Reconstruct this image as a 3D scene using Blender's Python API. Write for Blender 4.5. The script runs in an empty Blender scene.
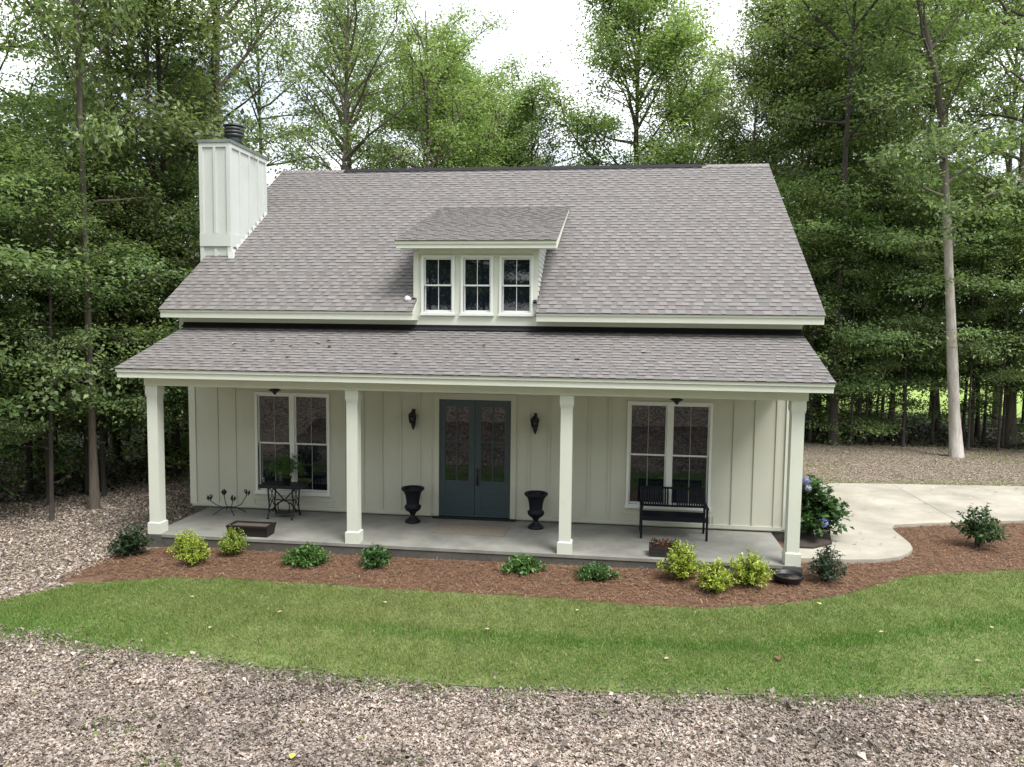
import bpy, math, random
import numpy as np
from mathutils import Matrix, Vector

SC = bpy.context.scene
COL = SC.collection
rad = math.radians

# ------------------------------------------------------------------ camera, sky, sun, exposure
cam_d = bpy.data.cameras.new('camera')
cam_d.sensor_fit = 'HORIZONTAL'; cam_d.sensor_width = 36.0
cam_d.lens = 775.5 / 1024 * 36.0
cam_d.clip_start = 0.1; cam_d.clip_end = 3000
cam = bpy.data.objects.new('camera', cam_d); COL.objects.link(cam)
Rr = Vector((0.99127, 0.13128, 0.01176)); Fw = Vector((-0.13000, 0.98851, -0.07712)).normalized()
Rr = (Rr - Fw * Rr.dot(Fw)).normalized(); Up = Rr.cross(Fw)
m = Matrix.Identity(4)
for i in range(3):
    m[i][0] = Rr[i]; m[i][1] = Up[i]; m[i][2] = -Fw[i]
m.translation = Vector((2.8594, -15.6013, 4.0567))
cam.matrix_world = m
SC.camera = cam

SUN_EL, SUN_AZ = rad(60), rad(128)          # azimuth measured from +y towards +x
wld = bpy.data.worlds.new('World'); SC.world = wld; wld.use_nodes = True
nt = wld.node_tree; nt.nodes.clear()
wo = nt.nodes.new('ShaderNodeOutputWorld'); bg = nt.nodes.new('ShaderNodeBackground')
sky = nt.nodes.new('ShaderNodeTexSky'); sky.sky_type = 'NISHITA'; sky.sun_disc = False
sky.sun_elevation = SUN_EL; sky.sun_rotation = SUN_AZ
tc = nt.nodes.new('ShaderNodeTexCoord')
mp = nt.nodes.new('ShaderNodeMapping'); mp.inputs['Scale'].default_value = (1.0, 1.0, 2.2)
nz = nt.nodes.new('ShaderNodeTexNoise'); nz.inputs['Scale'].default_value = 2.6; nz.inputs['Detail'].default_value = 6; nz.inputs['Roughness'].default_value = .55
rp = nt.nodes.new('ShaderNodeValToRGB'); rp.color_ramp.elements[0].position = .40; rp.color_ramp.elements[1].position = .57
rp.color_ramp.elements[0].color = (.40, .40, .40, 1)
mx = nt.nodes.new('ShaderNodeMix'); mx.data_type = 'RGBA'
mx.inputs[7].default_value = (11.0, 11.2, 11.5, 1)
bg.inputs['Strength'].default_value = 0.085
L = nt.links.new
L(tc.outputs['Generated'], mp.inputs['Vector']); L(mp.outputs[0], nz.inputs['Vector']); L(nz.outputs['Fac'], rp.inputs[0])
L(rp.outputs[0], mx.inputs[0]); L(sky.outputs[0], mx.inputs[6]); L(mx.outputs[2], bg.inputs['Color']); L(bg.outputs[0], wo.inputs['Surface'])

sd = bpy.data.lights.new('sun', 'SUN'); sd.energy = 2.7; sd.angle = rad(28); sd.color = (1.0, .975, .93)
so = bpy.data.objects.new('sun', sd); COL.objects.link(so)
sdir = Vector((math.cos(SUN_EL) * math.sin(SUN_AZ), math.cos(SUN_EL) * math.cos(SUN_AZ), math.sin(SUN_EL)))
so.rotation_euler = sdir.to_track_quat('Z', 'Y').to_euler(); so.location = (20, 5, 40)

SC.view_settings.view_transform = 'Standard'; SC.view_settings.look = 'None'
SC.view_settings.gamma = 1.0; SC.view_settings.exposure = 1.1
SC.render.engine = 'CYCLES'
SC.cycles.use_denoising = True
SC.cycles.max_bounces = 7; SC.cycles.diffuse_bounces = 4; SC.cycles.transmission_bounces = 4; SC.cycles.glossy_bounces = 3

# ------------------------------------------------------------------ helpers
def tag(o, label=None, cat=None, group=None, kind=None):
    if label: o['label'] = label
    if cat: o['category'] = cat
    if group: o['group'] = group
    if kind: o['kind'] = kind
    return o

def empty(name, loc=(0, 0, 0), rz=0.0, **k):
    o = bpy.data.objects.new(name, None); COL.objects.link(o)
    o.location = loc; o.rotation_euler = (0, 0, rz); o.empty_display_size = .2
    return tag(o, **k)

class MB:
    """collects polygons with a material slot and an optional per-face colour"""
    def __init__(s): s.v = []; s.f = []; s.m = []; s.c = []; s.sm = []
    def add(s, vs, fs, mi=0, col=None, smooth=False):
        b = len(s.v); s.v.extend([tuple(map(float, q)) for q in vs])
        for f in fs:
            s.f.append(tuple(b + i for i in f)); s.m.append(mi); s.c.append(col or (1, 1, 1)); s.sm.append(smooth)
        return s
    def box(s, x0, x1, y0, y1, z0, z1, mi=0, col=None):
        v = [(x0, y0, z0), (x1, y0, z0), (x1, y1, z0), (x0, y1, z0), (x0, y0, z1), (x1, y0, z1), (x1, y1, z1), (x0, y1, z1)]
        return s.add(v, [(0, 3, 2, 1), (4, 5, 6, 7), (0, 1, 5, 4), (1, 2, 6, 5), (2, 3, 7, 6), (3, 0, 4, 7)], mi, col)
    def prism_x(s, prof, x0, x1, mi=0):
        """profile of (y, z) points, counter-clockwise seen from -x side is fine either way"""
        n = len(prof); v = [(x0, y, z) for y, z in prof] + [(x1, y, z) for y, z in prof]
        f = [tuple(range(n)), tuple(range(2 * n - 1, n - 1, -1))] + [(i, i + n, (i + 1) % n + n, (i + 1) % n) for i in range(n)]
        return s.add(v, f, mi)
    def prism_y(s, prof, y0, y1, mi=0):
        n = len(prof); v = [(x, y0, z) for x, z in prof] + [(x, y1, z) for x, z in prof]
        f = [tuple(range(n)), tuple(range(2 * n - 1, n - 1, -1))] + [(i, i + n, (i + 1) % n + n, (i + 1) % n) for i in range(n)]
        return s.add(v, f, mi)
    def prism_z(s, prof, z0, z1, mi=0):
        n = len(prof); v = [(x, y, z0) for x, y in prof] + [(x, y, z1) for x, y in prof]
        f = [tuple(range(n - 1, -1, -1)), tuple(range(n, 2 * n))] + [(i, (i + 1) % n, (i + 1) % n + n, i + n) for i in range(n)]
        return s.add(v, f, mi)
    def frustum(s, a, b, z0, z1, mi=0):
        """a, b = (x0,x1,y0,y1) at z0 and z1"""
        v = [(a[0], a[2], z0), (a[1], a[2], z0), (a[1], a[3], z0), (a[0], a[3], z0), (b[0], b[2], z1), (b[1], b[2], z1), (b[1], b[3], z1), (b[0], b[3], z1)]
        return s.add(v, [(0, 3, 2, 1), (4, 5, 6, 7), (0, 1, 5, 4), (1, 2, 6, 5), (2, 3, 7, 6), (3, 0, 4, 7)], mi)
    def lathe(s, prof, n=24, c=(0, 0, 0), mi=0):
        v = []; f = []
        for r, z in prof:
            for k in range(n):
                a = 2 * math.pi * k / n; v.append((c[0] + r * math.cos(a), c[1] + r * math.sin(a), c[2] + z))
        for i in range(len(prof) - 1):
            for k in range(n):
                f.append((i * n + k, i * n + (k + 1) % n, (i + 1) * n + (k + 1) % n, (i + 1) * n + k))
        f.append(tuple(range(n - 1, -1, -1))); f.append(tuple(range((len(prof) - 1) * n, len(prof) * n)))
        return s.add(v, f, mi, None, True)
    def tube(s, pts, r, n=6, mi=0):
        P = np.array(pts, float); k = len(P); R_ = np.full(k, r) if np.isscalar(r) else np.array(r)
        v, f = tube_arr(P, R_, n)
        return s.add(v.tolist(), f, mi, None, True)
    def build(s, name, mats, parent=None, loc=None):
        me = bpy.data.meshes.new(name); me.from_pydata(s.v, [], s.f)
        for mt in (mats if isinstance(mats, (list, tuple)) else [mats]): me.materials.append(mt)
        me.polygons.foreach_set('material_index', s.m)
        me.polygons.foreach_set('use_smooth', s.sm)
        at = me.attributes.new('col', 'FLOAT_VECTOR', 'FACE'); at.data.foreach_set('vector', np.array(s.c, np.float32).ravel())
        me.update()
        o = bpy.data.objects.new(name, me); COL.objects.link(o)
        if parent: o.parent = parent
        if loc: o.location = loc
        return o

def tube_arr(P, R_, n):
    k = len(P); T = np.gradient(P, axis=0); T /= np.linalg.norm(T, axis=1)[:, None] + 1e-9
    ref = np.array([0, 0, 1.0]) if abs(T[0][2]) < .8 else np.array([1.0, 0, 0])
    A = np.cross(T, ref); A /= np.linalg.norm(A, axis=1)[:, None] + 1e-9; B = np.cross(T, A)
    th = np.arange(n) * 2 * np.pi / n
    v = (P[:, None, :] + R_[:, None, None] * (np.cos(th)[None, :, None] * A[:, None, :] + np.sin(th)[None, :, None] * B[:, None, :])).reshape(-1, 3)
    f = [(i * n + j, i * n + (j + 1) % n, (i + 1) * n + (j + 1) % n, (i + 1) * n + j) for i in range(k - 1) for j in range(n)]
    f.append(tuple(range(n))); f.append(tuple(range((k - 1) * n, k * n)))
    return v, f

def np_mesh(name, V, nper, cols, mat, attr_name='col'):
    """V: (N, nper, 3) separate polygons"""
    N = len(V); me = bpy.data.meshes.new(name)
    me.vertices.add(N * nper); me.vertices.foreach_set('co', V.astype(np.float32).ravel())
    me.loops.add(N * nper); me.loops.foreach_set('vertex_index', np.arange(N * nper, dtype=np.int32))
    me.polygons.add(N); me.polygons.foreach_set('loop_start', np.arange(0, N * nper, nper, dtype=np.int32))
    at = me.attributes.new(attr_name, 'FLOAT_VECTOR', 'FACE'); at.data.foreach_set('vector', cols.astype(np.float32).ravel())
    me.materials.append(mat); me.update(calc_edges=True)
    return me

def link(name, me, parent=None, loc=None):
    o = bpy.data.objects.new(name, me); COL.objects.link(o)
    if parent: o.parent = parent
    if loc is not None: o.location = loc
    return o

def copy_tree(o, parent=None):
    c = o.copy(); COL.objects.link(c)
    if parent: c.parent = parent
    for ch in list(o.children): copy_tree(ch, c)
    return c

# ------------------------------------------------------------------ materials
def new_mat(name):
    mt = bpy.data.materials.new(name); mt.use_nodes = True
    return mt, mt.node_tree, mt.node_tree.nodes['Principled BSDF']

def mat(name, col, rough=.6, var=.12, scale=3.0, bump=0.0, bscale=40.0, metal=0.0, spec=.5, stretch=(1, 1, 1), col2=None):
    mt, t, b = new_mat(name); N = t.nodes; K = t.links.new
    c = N.new('ShaderNodeTexCoord'); mpn = N.new('ShaderNodeMapping'); mpn.inputs['Scale'].default_value = stretch
    n1 = N.new('ShaderNodeTexNoise'); n1.inputs['Scale'].default_value = scale; n1.inputs['Detail'].default_value = 5
    n1.inputs['Roughness'].default_value = .65
    r = N.new('ShaderNodeValToRGB'); e = r.color_ramp.elements
    lo = col2 or tuple(x * (1 - var) for x in col)
    e[0].position = .3; e[1].position = .7; e[0].color = (*lo, 1); e[1].color = (*[min(1, x * (1 + var * .6)) for x in col], 1)
    K(c.outputs['Object'], mpn.inputs[0]); K(mpn.outputs[0], n1.inputs['Vector']); K(n1.outputs['Fac'], r.inputs[0]); K(r.outputs[0], b.inputs['Base Color'])
    b.inputs['Roughness'].default_value = rough; b.inputs['Metallic'].default_value = metal; b.inputs['Specular IOR Level'].default_value = spec
    if bump:
        n2 = N.new('ShaderNodeTexNoise'); n2.inputs['Scale'].default_value = bscale; n2.inputs['Detail'].default_value = 4
        bp = N.new('ShaderNodeBump'); bp.inputs['Strength'].default_value = bump; bp.inputs['Distance'].default_value = .02
        K(mpn.outputs[0], n2.inputs['Vector']); K(n2.outputs['Fac'], bp.inputs['Height']); K(bp.outputs[0], b.inputs['Normal'])
    return mt

def attr_mat(name, rough=.85, noise=0.0, nscale=60.0, spec=.3, trans=0.0, objvar=False):
    mt, t, b = new_mat(name); N = t.nodes; K = t.links.new
    a = N.new('ShaderNodeAttribute'); a.attribute_name = 'col'; src = a.outputs['Color'] if 'Color' in a.outputs else a.outputs['Vector']
    if noise:
        c = N.new('ShaderNodeTexCoord'); n1 = N.new('ShaderNodeTexNoise'); n1.inputs['Scale'].default_value = nscale; n1.inputs['Detail'].default_value = 3
        mr = N.new('ShaderNodeMapRange'); mr.inputs[3].default_value = 1 - noise; mr.inputs[4].default_value = 1 + noise
        ml = N.new('ShaderNodeVectorMath'); ml.operation = 'SCALE'
        K(c.outputs['Object'], n1.inputs['Vector']); K(n1.outputs['Fac'], mr.inputs[0]); K(src, ml.inputs[0]); K(mr.outputs[0], ml.inputs['Scale']); src = ml.outputs[0]
    if objvar:
        oi = N.new('ShaderNodeObjectInfo'); hs = N.new('ShaderNodeHueSaturation')
        m1 = N.new('ShaderNodeMapRange'); m1.inputs[3].default_value = .475; m1.inputs[4].default_value = .510
        m2 = N.new('ShaderNodeMapRange'); m2.inputs[3].default_value = .8; m2.inputs[4].default_value = 1.25
        mm = N.new('ShaderNodeMath'); mm.operation = 'MULTIPLY'; mm.inputs[1].default_value = 7.31
        fr = N.new('ShaderNodeMath'); fr.operation = 'FRACT'
        K(oi.outputs['Random'], m1.inputs[0]); K(oi.outputs['Random'], mm.inputs[0]); K(mm.outputs[0], fr.inputs[0]); K(fr.outputs[0], m2.inputs[0])
        hs.inputs['Saturation'].default_value = .88; K(m1.outputs[0], hs.inputs['Hue']); K(m2.outputs[0], hs.inputs['Value']); K(src, hs.inputs['Color']); src = hs.outputs[0]
    K(src, b.inputs['Base Color']); b.inputs['Roughness'].default_value = rough; b.inputs['Specular IOR Level'].default_value = spec
    if trans:
        tr = N.new('ShaderNodeBsdfTranslucent'); ms = N.new('ShaderNodeMixShader'); ms.inputs[0].default_value = trans
        sc2 = N.new('ShaderNodeVectorMath'); sc2.operation = 'MULTIPLY'; sc2.inputs[1].default_value = (1.2, 1.3, .8)
        K(src, sc2.inputs[0]); K(sc2.outputs[0], tr.inputs['Color']); K(b.outputs[0], ms.inputs[1]); K(tr.outputs[0], ms.inputs[2])
        K(ms.outputs[0], N['Material Output'].inputs['Surface'])
    return mt

M_SIDING = mat('painted_siding', (.49, .492, .415), .55, .05, 1.2, .05, 30, spec=.3)
M_TRIM = mat('painted_trim', (.575, .595, .515), .5, .04, 1.5, .03, 30, spec=.35)
M_WHITE = mat('white_window_paint', (.68, .70, .675), .4, .03, 2)
M_CHIM = mat('chimney_paint', (.51, .53, .505), .55, .05, 1.0, .03, 30)
M_SHINGLE = attr_mat('asphalt_shingle', .92, .22, 90, .2)
M_SHBASE = mat('shingle_underlay', (.10, .095, .095), .9)
M_GLASS, _t, _b = new_mat('dark_window_glass')
_b.inputs['Base Color'].default_value = (.006, .009, .016, 1); _b.inputs['Roughness'].default_value = .015; _b.inputs['IOR'].default_value = 1.75
_n = _t.nodes.new('ShaderNodeTexNoise'); _n.inputs['Scale'].default_value = 1.3
_bp = _t.nodes.new('ShaderNodeBump'); _bp.inputs['Strength'].default_value = .010; _bp.inputs['Distance'].default_value = .05
_c = _t.nodes.new('ShaderNodeTexCoord'); _t.links.new(_c.outputs['Object'], _n.inputs['Vector']); _t.links.new(_n.outputs['Fac'], _bp.inputs['Height']); _t.links.new(_bp.outputs[0], _b.inputs['Normal'])
M_DOOR = mat('teal_door_paint', (.030, .054, .066), .42, .1, 2)
M_CONC = mat('porch_concrete', (.215, .212, .19), .8, .34, 1.4, .08, 60)
M_DRIVE = mat('driveway_concrete', (.335, .310, .258), .88, .30, .9, .12, 50)
M_FOUND = mat('foundation_concrete', (.085, .08, .07), .9, .3, 3, .2, 30)
M_JOINT = mat('joint_filler', (.20, .18, .15), .9)
M_IRON = mat('black_iron', (.012, .013, .017), .45, .2, 8, .05, 40, metal=.2)
M_URN = mat('black_urn_paint', (.005, .006, .011), .5, .2, 6, .1, 50, spec=.25)
M_BENCH = mat('navy_black_metal', (.004, .005, .010), .5, .2, 6, spec=.25)
M_DBROWN = mat('dark_brown_glaze', (.010, .006, .006), .5, .25, 6, .1, 30)
M_SOIL = mat('potting_soil', (.050, .036, .028), .95, .4, 25, .5, 60)
M_WOODBOX = mat('dark_stained_wood', (.016, .011, .010), .75, .35, 5, .15, 20, stretch=(1, 1, 8))
M_MAT = mat('brown_doormat', (.215, .185, .15), .95, .2, 14, .2, 120)
M_RIDGE = mat('dark_ridge_vent', (.014, .014, .017), .8, spec=.2)
M_METALCAP = mat('weathered_cap_metal', (.20, .23, .22), .55, .25, 4, .05, 30, metal=.3)
M_FLUE = mat('dark_flue_metal', (.055, .062, .066), .5, .3, 5, metal=.4)
M_METER = mat('grey_meter_box', (.50, .51, .50), .5, .1)
M_LAMPGL = mat('smoky_lantern_glass', (.03, .03, .035), .1, .1)
M_GRID = mat('window_grid_paint', (.30, .29, .265), .5, .05)
M_PLASTIC = mat('white_plastic', (.8, .8, .8), .4, .03)
M_LEAF = attr_mat('tree_leaf', .45, 0, 1, .45, .5, True)
M_SHRUBLEAF = attr_mat('shrub_leaf', .42, 0, 1, .4, .3, False)
M_PETAL = attr_mat('flower_petal', .7, 0, 1, .2, .25)
M_LITTER = attr_mat('dead_leaf', .8, .1, 40, .25, .12)
M_STRAW = attr_mat('pine_straw', .85, 0, 1, .2)
M_GRASS = attr_mat('grass_blade', .6, 0, 1, .25, .3)
M_BARK = mat('grey_brown_bark', (.085, .070, .056), .95, .5, 5, .8, 14, stretch=(3, 3, .5))
M_BARKD = mat('dark_wet_bark', (.042, .035, .030), .95, .5, 5, .8, 14, stretch=(3, 3, .5))
M_BARKP = mat('pale_grey_bark', (.33, .30, .27), .95, .45, 4, .8, 14, stretch=(3, 3, .6))
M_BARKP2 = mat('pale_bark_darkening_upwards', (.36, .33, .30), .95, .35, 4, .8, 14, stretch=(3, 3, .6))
_t = M_BARKP2.node_tree; _b = _t.nodes['Principled BSDF']; _src = _b.inputs['Base Color'].links[0].from_socket   # bark colour turns from pale low down to dark on the upper stem
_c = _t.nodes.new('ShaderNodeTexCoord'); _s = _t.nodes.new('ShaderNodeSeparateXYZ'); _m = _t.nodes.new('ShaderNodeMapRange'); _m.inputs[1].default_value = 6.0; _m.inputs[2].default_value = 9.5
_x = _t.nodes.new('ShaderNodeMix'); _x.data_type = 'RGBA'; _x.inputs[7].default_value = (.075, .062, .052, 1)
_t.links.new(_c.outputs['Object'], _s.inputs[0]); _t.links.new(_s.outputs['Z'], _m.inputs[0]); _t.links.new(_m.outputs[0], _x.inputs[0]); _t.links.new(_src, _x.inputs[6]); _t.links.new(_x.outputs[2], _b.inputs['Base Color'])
M_STEM = mat('shrub_stem', (.07, .05, .035), .9, .3)

# ------------------------------------------------------------------ terrain
def gz(x, y):
    x = np.asarray(x, float); y = np.asarray(y, float)
    z = -0.215 + 0.006 * np.clip(x, -10, 10)
    t = np.clip((-7.3 - y) / 8.5, 0, None)
    z = z + 1.35 * np.minimum(np.where(t < .15, t * t / .3, t - .075), 1.3)
    t2 = np.clip((-10.2 - y) / 5.0, 0, 1); z = z + 1.1 * t2 * t2 * (3 - 2 * t2)
    return z

def interp(pts):
    P = np.array(pts); return lambda x: np.interp(x, P[:, 0], P[:, 1])
lawn_back = interp([(-13, -8.2), (-9, -6.6), (-6.28, -5.22), (-5.72, -4.36), (-4.41, -3.81), (-2.15, -3.75), (-.46, -3.81), (1.48, -3.84), (3.33, -3.96), (4.22, -3.96), (5.45, -3.6), (6.65, -2.98), (7.75, -1.98), (8.88, -1.54), (10.05, -1.26), (14, -.6), (18, -.2)])
lawn_front = interp([(-13, -8.3), (-9, -7.0), (-5.56, -6.1), (-3.79, -6.45), (-2.25, -6.69), (-.86, -6.84), (.42, -6.94), (1.62, -6.92), (2.78, -6.85), (3.93, -6.71), (5.06, -6.62), (6.21, -6.46), (7.64, -6.22), (12, -5.6), (18, -5.0)])

def sheet(name, xs, y0f, y1f, off, m_, ny=14):
    V = []; F = []
    for x in xs:
        a, b = float(y0f(x)), float(y1f(x))
        for j in range(ny + 1):
            y = a + (b - a) * j / ny; V.append((x, y, float(gz(x, y)) + off))
    n = ny + 1
    for i in range(len(xs) - 1):
        for j in range(ny): F.append((i * n + j, (i + 1) * n + j, (i + 1) * n + j + 1, i * n + j + 1))
    mb = MB(); mb.add(V, F, 0, None, True); return mb.build(name, m_)

# ground: one sheet to the horizon
def axis(lo, hi, step, far):
    a = list(np.arange(lo, hi + 1e-6, step)); g = step; p = a[-1]; q = a[0]; up = []; dn = []
    while p < far: g *= 1.35; p += g; up.append(p)
    g = step
    while q > -far: g *= 1.35; q -= g; dn.append(q)
    return np.array(dn[::-1] + a + up)
gx, gy = axis(-14, 16, .5, 900), axis(-20, 16, .5, 900)
GX, GY = np.meshgrid(gx, gy, indexing='ij'); GZ = gz(GX, GY)
gm = MB(); nyv = len(gy)
gm.add(np.stack([GX, GY, GZ], -1).reshape(-1, 3).tolist(), [(i * nyv + j, (i + 1) * nyv + j, (i + 1) * nyv + j + 1, i * nyv + j + 1) for i in range(len(gx) - 1) for j in range(nyv - 1)], 0, None, True)
M_GROUND, t, b = new_mat('leaf_litter_ground'); N = t.nodes; K = t.links.new
tc_ = N.new('ShaderNodeTexCoord'); vo = N.new('ShaderNodeTexVoronoi'); vo.inputs['Scale'].default_value = 16
nn = N.new('ShaderNodeTexNoise'); nn.inputs['Scale'].default_value = 9; nn.inputs['Detail'].default_value = 6
ad = N.new('ShaderNodeMix'); ad.data_type = 'RGBA'; ad.inputs[0].default_value = .06
K(tc_.outputs['Object'], nn.inputs['Vector']); K(tc_.outputs['Object'], ad.inputs[6]); K(nn.outputs['Color'], ad.inputs[7]); K(ad.outputs[2], vo.inputs['Vector'])
sp = N.new('ShaderNodeSeparateColor'); K(vo.outputs['Color'], sp.inputs[0])
rr = N.new('ShaderNodeValToRGB'); el = rr.color_ramp.elements
el[0].position = 0; el[0].color = (.06, .048, .038, 1); el[1].position = 1; el[1].color = (.30, .255, .215, 1)
e2 = el.new(.45); e2.color = (.17, .135, .108, 1)
K(sp.outputs[0], rr.inputs[0])
# meadow past the strip of wood: distance from the house, broken up by noise
ln = N.new('ShaderNodeVectorMath'); ln.operation = 'DISTANCE'; ln.inputs[1].default_value = (2, 3, 0)
K(tc_.outputs['Object'], ln.inputs[0])
nm = N.new('ShaderNodeTexNoise'); nm.inputs['Scale'].default_value = .25; K(tc_.outputs['Object'], nm.inputs['Vector'])
m1 = N.new('ShaderNodeMath'); m1.operation = 'MULTIPLY_ADD'; m1.inputs[1].default_value = 10; K(nm.outputs['Fac'], m1.inputs[0]); K(ln.outputs['Value'], m1.inputs[2])
mr = N.new('ShaderNodeMapRange'); mr.inputs[1].default_value = 27; mr.inputs[2].default_value = 31; K(m1.outputs[0], mr.inputs[0])
mg = N.new('ShaderNodeMix'); mg.data_type = 'RGBA'; mg.inputs[7].default_value = (.24, .33, .09, 1)
K(mr.outputs[0], mg.inputs[0]); K(rr.outputs[0], mg.inputs[6]); K(mg.outputs[2], b.inputs['Base Color']); b.inputs['Roughness'].default_value = .95; b.inputs['Specular IOR Level'].default_value = .15
bp = N.new('ShaderNodeBump'); bp.inputs['Strength'].default_value = .6; bp.inputs['Distance'].default_value = .03; K(vo.outputs['Distance'], bp.inputs['Height']); K(bp.outputs[0], b.inputs['Normal'])
tag(gm.build('ground', M_GROUND), kind='structure')

M_LAWN = mat('lawn_soil_and_thatch', (.12, .15, .045), .95, .35, 3, .3, 50)
M_MULCH = mat('pine_straw_mulch', (.13, .070, .042), .95, .45, 12, .5, 60)
xs_l = np.arange(-13, 18.01, .25)
tag(sheet('lawn', xs_l, lawn_front, lawn_back, .012, M_LAWN), kind='structure')
mulch_back = interp([(-6.3, -3.0), (-5.6, -2.3), (-5.0, -1.6), (5.5, -1.6), (6.0, 1.9), (8.5, 1.9), (9, 3.2), (16, 5.0)])
xs_m = np.array([-6.25, -6.0, -5.8, -5.6] + list(np.arange(-5.5, 15.01, .25)))
mf = lambda x: np.maximum(lawn_back(x) - .06, -4.25 if x < -5.4 else -9)
tag(sheet('mulch_bed', xs_m, mf, mulch_back, .006, M_MULCH, 16), kind='structure')
side_bed = MB(); side_bed.prism_z([(6.34, -.72), (6.62, -.72), (7.05, -.35), (7.25, .6), (7.3, 2.5), (7.3, 6), (6.34, 6)], -.2, -.055)
tag(side_bed.build('side_bed', M_SOIL), kind='structure')  # shade under the hydrangea is put into this dark soil colour

# driveway: a real slab with an edge step
dpoly = [(6.12, -1.38), (6.36, -1.37), (7.1, -1.32), (7.62, -1.22), (8.02, -1.02), (8.32, -.72), (8.52, -.38), (8.6, -.02), (8.62, .6), (8.64, 1.1), (8.8, 1.42), (9.6, 1.72), (11.76, 2.32), (16, 3.35), (26, 5.6),
         (26, 8.6), (18, 6.95), (13.7, 6.3), (9.17, 5.85), (7.32, 5.42), (7.32, 2.5), (7.27, .6), (7.07, -.36), (6.63, -.74), (6.12, -.74)]
dm = MB(); dm.prism_z(dpoly, -.24, -.085); tag(dm.build('driveway', M_DRIVE), kind='structure')
jm = MB()
for a, b_ in (((10.25, 5.9), (10.30, 1.95)),):
    a = np.array(a); b_ = np.array(b_); d = (b_ - a) / np.linalg.norm(b_ - a); n_ = np.array([-d[1], d[0]]) * .006
    jm.add([(*(a - n_), -.081), (*(b_ - n_), -.081), (*(b_ + n_), -.081), (*(a + n_), -.081)], [(0, 1, 2, 3)])
tag(jm.build('expansion_joint', M_JOINT), kind='structure')

# ------------------------------------------------------------------ the house
WL, WR, YB = -6.19, 6.33, 11.46
house = empty('house', (0, 0, 0), label='off-white board and batten cottage with grey shingle roof, dormer and full-width front porch', cat='house')

def wall_holes(mb, x0, x1, z0, z1, y0, y1, holes):
    xs = sorted({x0, x1, *[h[0] for h in holes], *[h[1] for h in holes]}); zs = sorted({z0, z1, *[h[2] for h in holes], *[h[3] for h in holes]})
    for i in range(len(xs) - 1):
        for j in range(len(zs) - 1):
            cx, cz = (xs[i] + xs[i + 1]) / 2, (zs[j] + zs[j + 1]) / 2
            if any(h[0] < cx < h[1] and h[2] < cz < h[3] for h in holes): continue
            mb.add([(xs[i], y0, zs[j]), (xs[i + 1], y0, zs[j]), (xs[i + 1], y0, zs[j + 1]), (xs[i], y0, zs[j + 1])], [(0, 1, 2, 3)])
            mb.add([(xs[i], y1, zs[j]), (xs[i + 1], y1, zs[j]), (xs[i + 1], y1, zs[j + 1]), (xs[i], y1, zs[j + 1])], [(3, 2, 1, 0)])
    for a, b2, c, d in holes + [(x0, x1, z0, z1)]:
        mb.add([(a, y0, c), (b2, y0, c), (b2, y0, d), (a, y0, d), (a, y1, c), (b2, y1, c), (b2, y1, d), (a, y1, d)], [(0, 1, 5, 4), (1, 2, 6, 5), (2, 3, 7, 6), (3, 0, 4, 7)])

WINS = [(-4.66, -3.11, .42, 2.49), (3.20, 4.76, .45, 2.49)]
DOOR = (-.72, .82, .02, 2.50)
mb = MB()
wall_holes(mb, WL, WR, .06, 3.90, 0, .16, [WINS[0], WINS[1], DOOR])
# battens (pattern of the siding)
bats = [WL + .61 + .406 * k for k in range(15)]
bats = [q for q in bats if q < .05] + [q for q in np.arange(.05, WR - .4, .406) + .315]
for bx in bats:
    segs = [(.10, 2.86)]
    for w in WINS:
        if w[0] - .16 < bx < w[1] + .16: segs = [(.10, w[2] - .20), (w[3] + .14, 2.86)]
    if DOOR[0] - .2 < bx < DOOR[1] + .2: segs = []
    for z0, z1 in segs: mb.box(bx - .022, bx + .022, -.019, -.0005, z0, z1)
mb.build('wall', M_SIDING, house)
# side and rear walls with gables
RS = (8.2857 - 4.3058) / (5.733 + .4388); roofz = lambda y: 4.3058 + RS * (y + .4388)
for sx, x0, x1 in ((-1, WL, WL + .16), (1, WR - .16, WR)):
    g = MB(); g.prism_x([(.162, .06), (YB, .06), (YB, roofz(0) - .2), (5.733, roofz(5.733) - .25), (.162, roofz(0) - .2)], x0, x1)
    xo0, xo1 = (x0 - .019, x0 - .0005) if sx < 0 else (x1 + .0005, x1 + .019)
    y = .5
    while y < YB - .2: g.box(xo0, xo1, y - .022, y + .022, .10, roofz(min(y, 11.466 - y)) - .3); y += .406
    g.build('wall', M_SIDING, house)
g = MB(); g.box(WL + .162, WR - .162, YB - .16, YB - .002, .06, roofz(0) - .2); g.build('wall', M_SIDING, house)
# corner boards, water table, frieze
cb = MB(); cb2 = MB()
cb.box(WL - .025, WL + .12, -.027, -.001, .07, 2.88); cb.box(WL - .025, WL - .001, -.001, .12, .07, 2.88)
cb2.box(WR - .12, WR + .025, -.027, -.001, .07, 2.88); cb2.box(WR + .001, WR + .025, -.001, .12, .07, 2.88)
cb.build('corner_board', M_TRIM, house); cb2.build('corner_board', M_TRIM, house)
wt = MB(); wt.box(WL + .125, DOOR[0] - .13, -.032, -.001, .045, .115); wt.box(DOOR[1] + .13, WR - .125, -.032, -.001, .045, .115); wt.build('base_trim', M_SIDING, house)
fo = MB(); fo.box(WL + .03, WR - .03, .02, YB - .03, -.35, .058); fo.build('foundation', M_FOUND, house)
# trim frames below windows (small panels as in the siding)
for w in WINS:
    pn = MB()
    a, b2 = w[0] - .13, w[1] + .13
    pn.box(a - .02, a + .02, -.016, -.0008, .118, w[2] - .16); pn.box(b2 - .02, b2 + .02, -.016, -.0008, .118, w[2] - .16)
    pn.box(a + .021, b2 - .021, -.016, -.0008, w[2] - .20, w[2] - .165)
    pn.build('apron_trim', M_SIDING, house)

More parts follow.
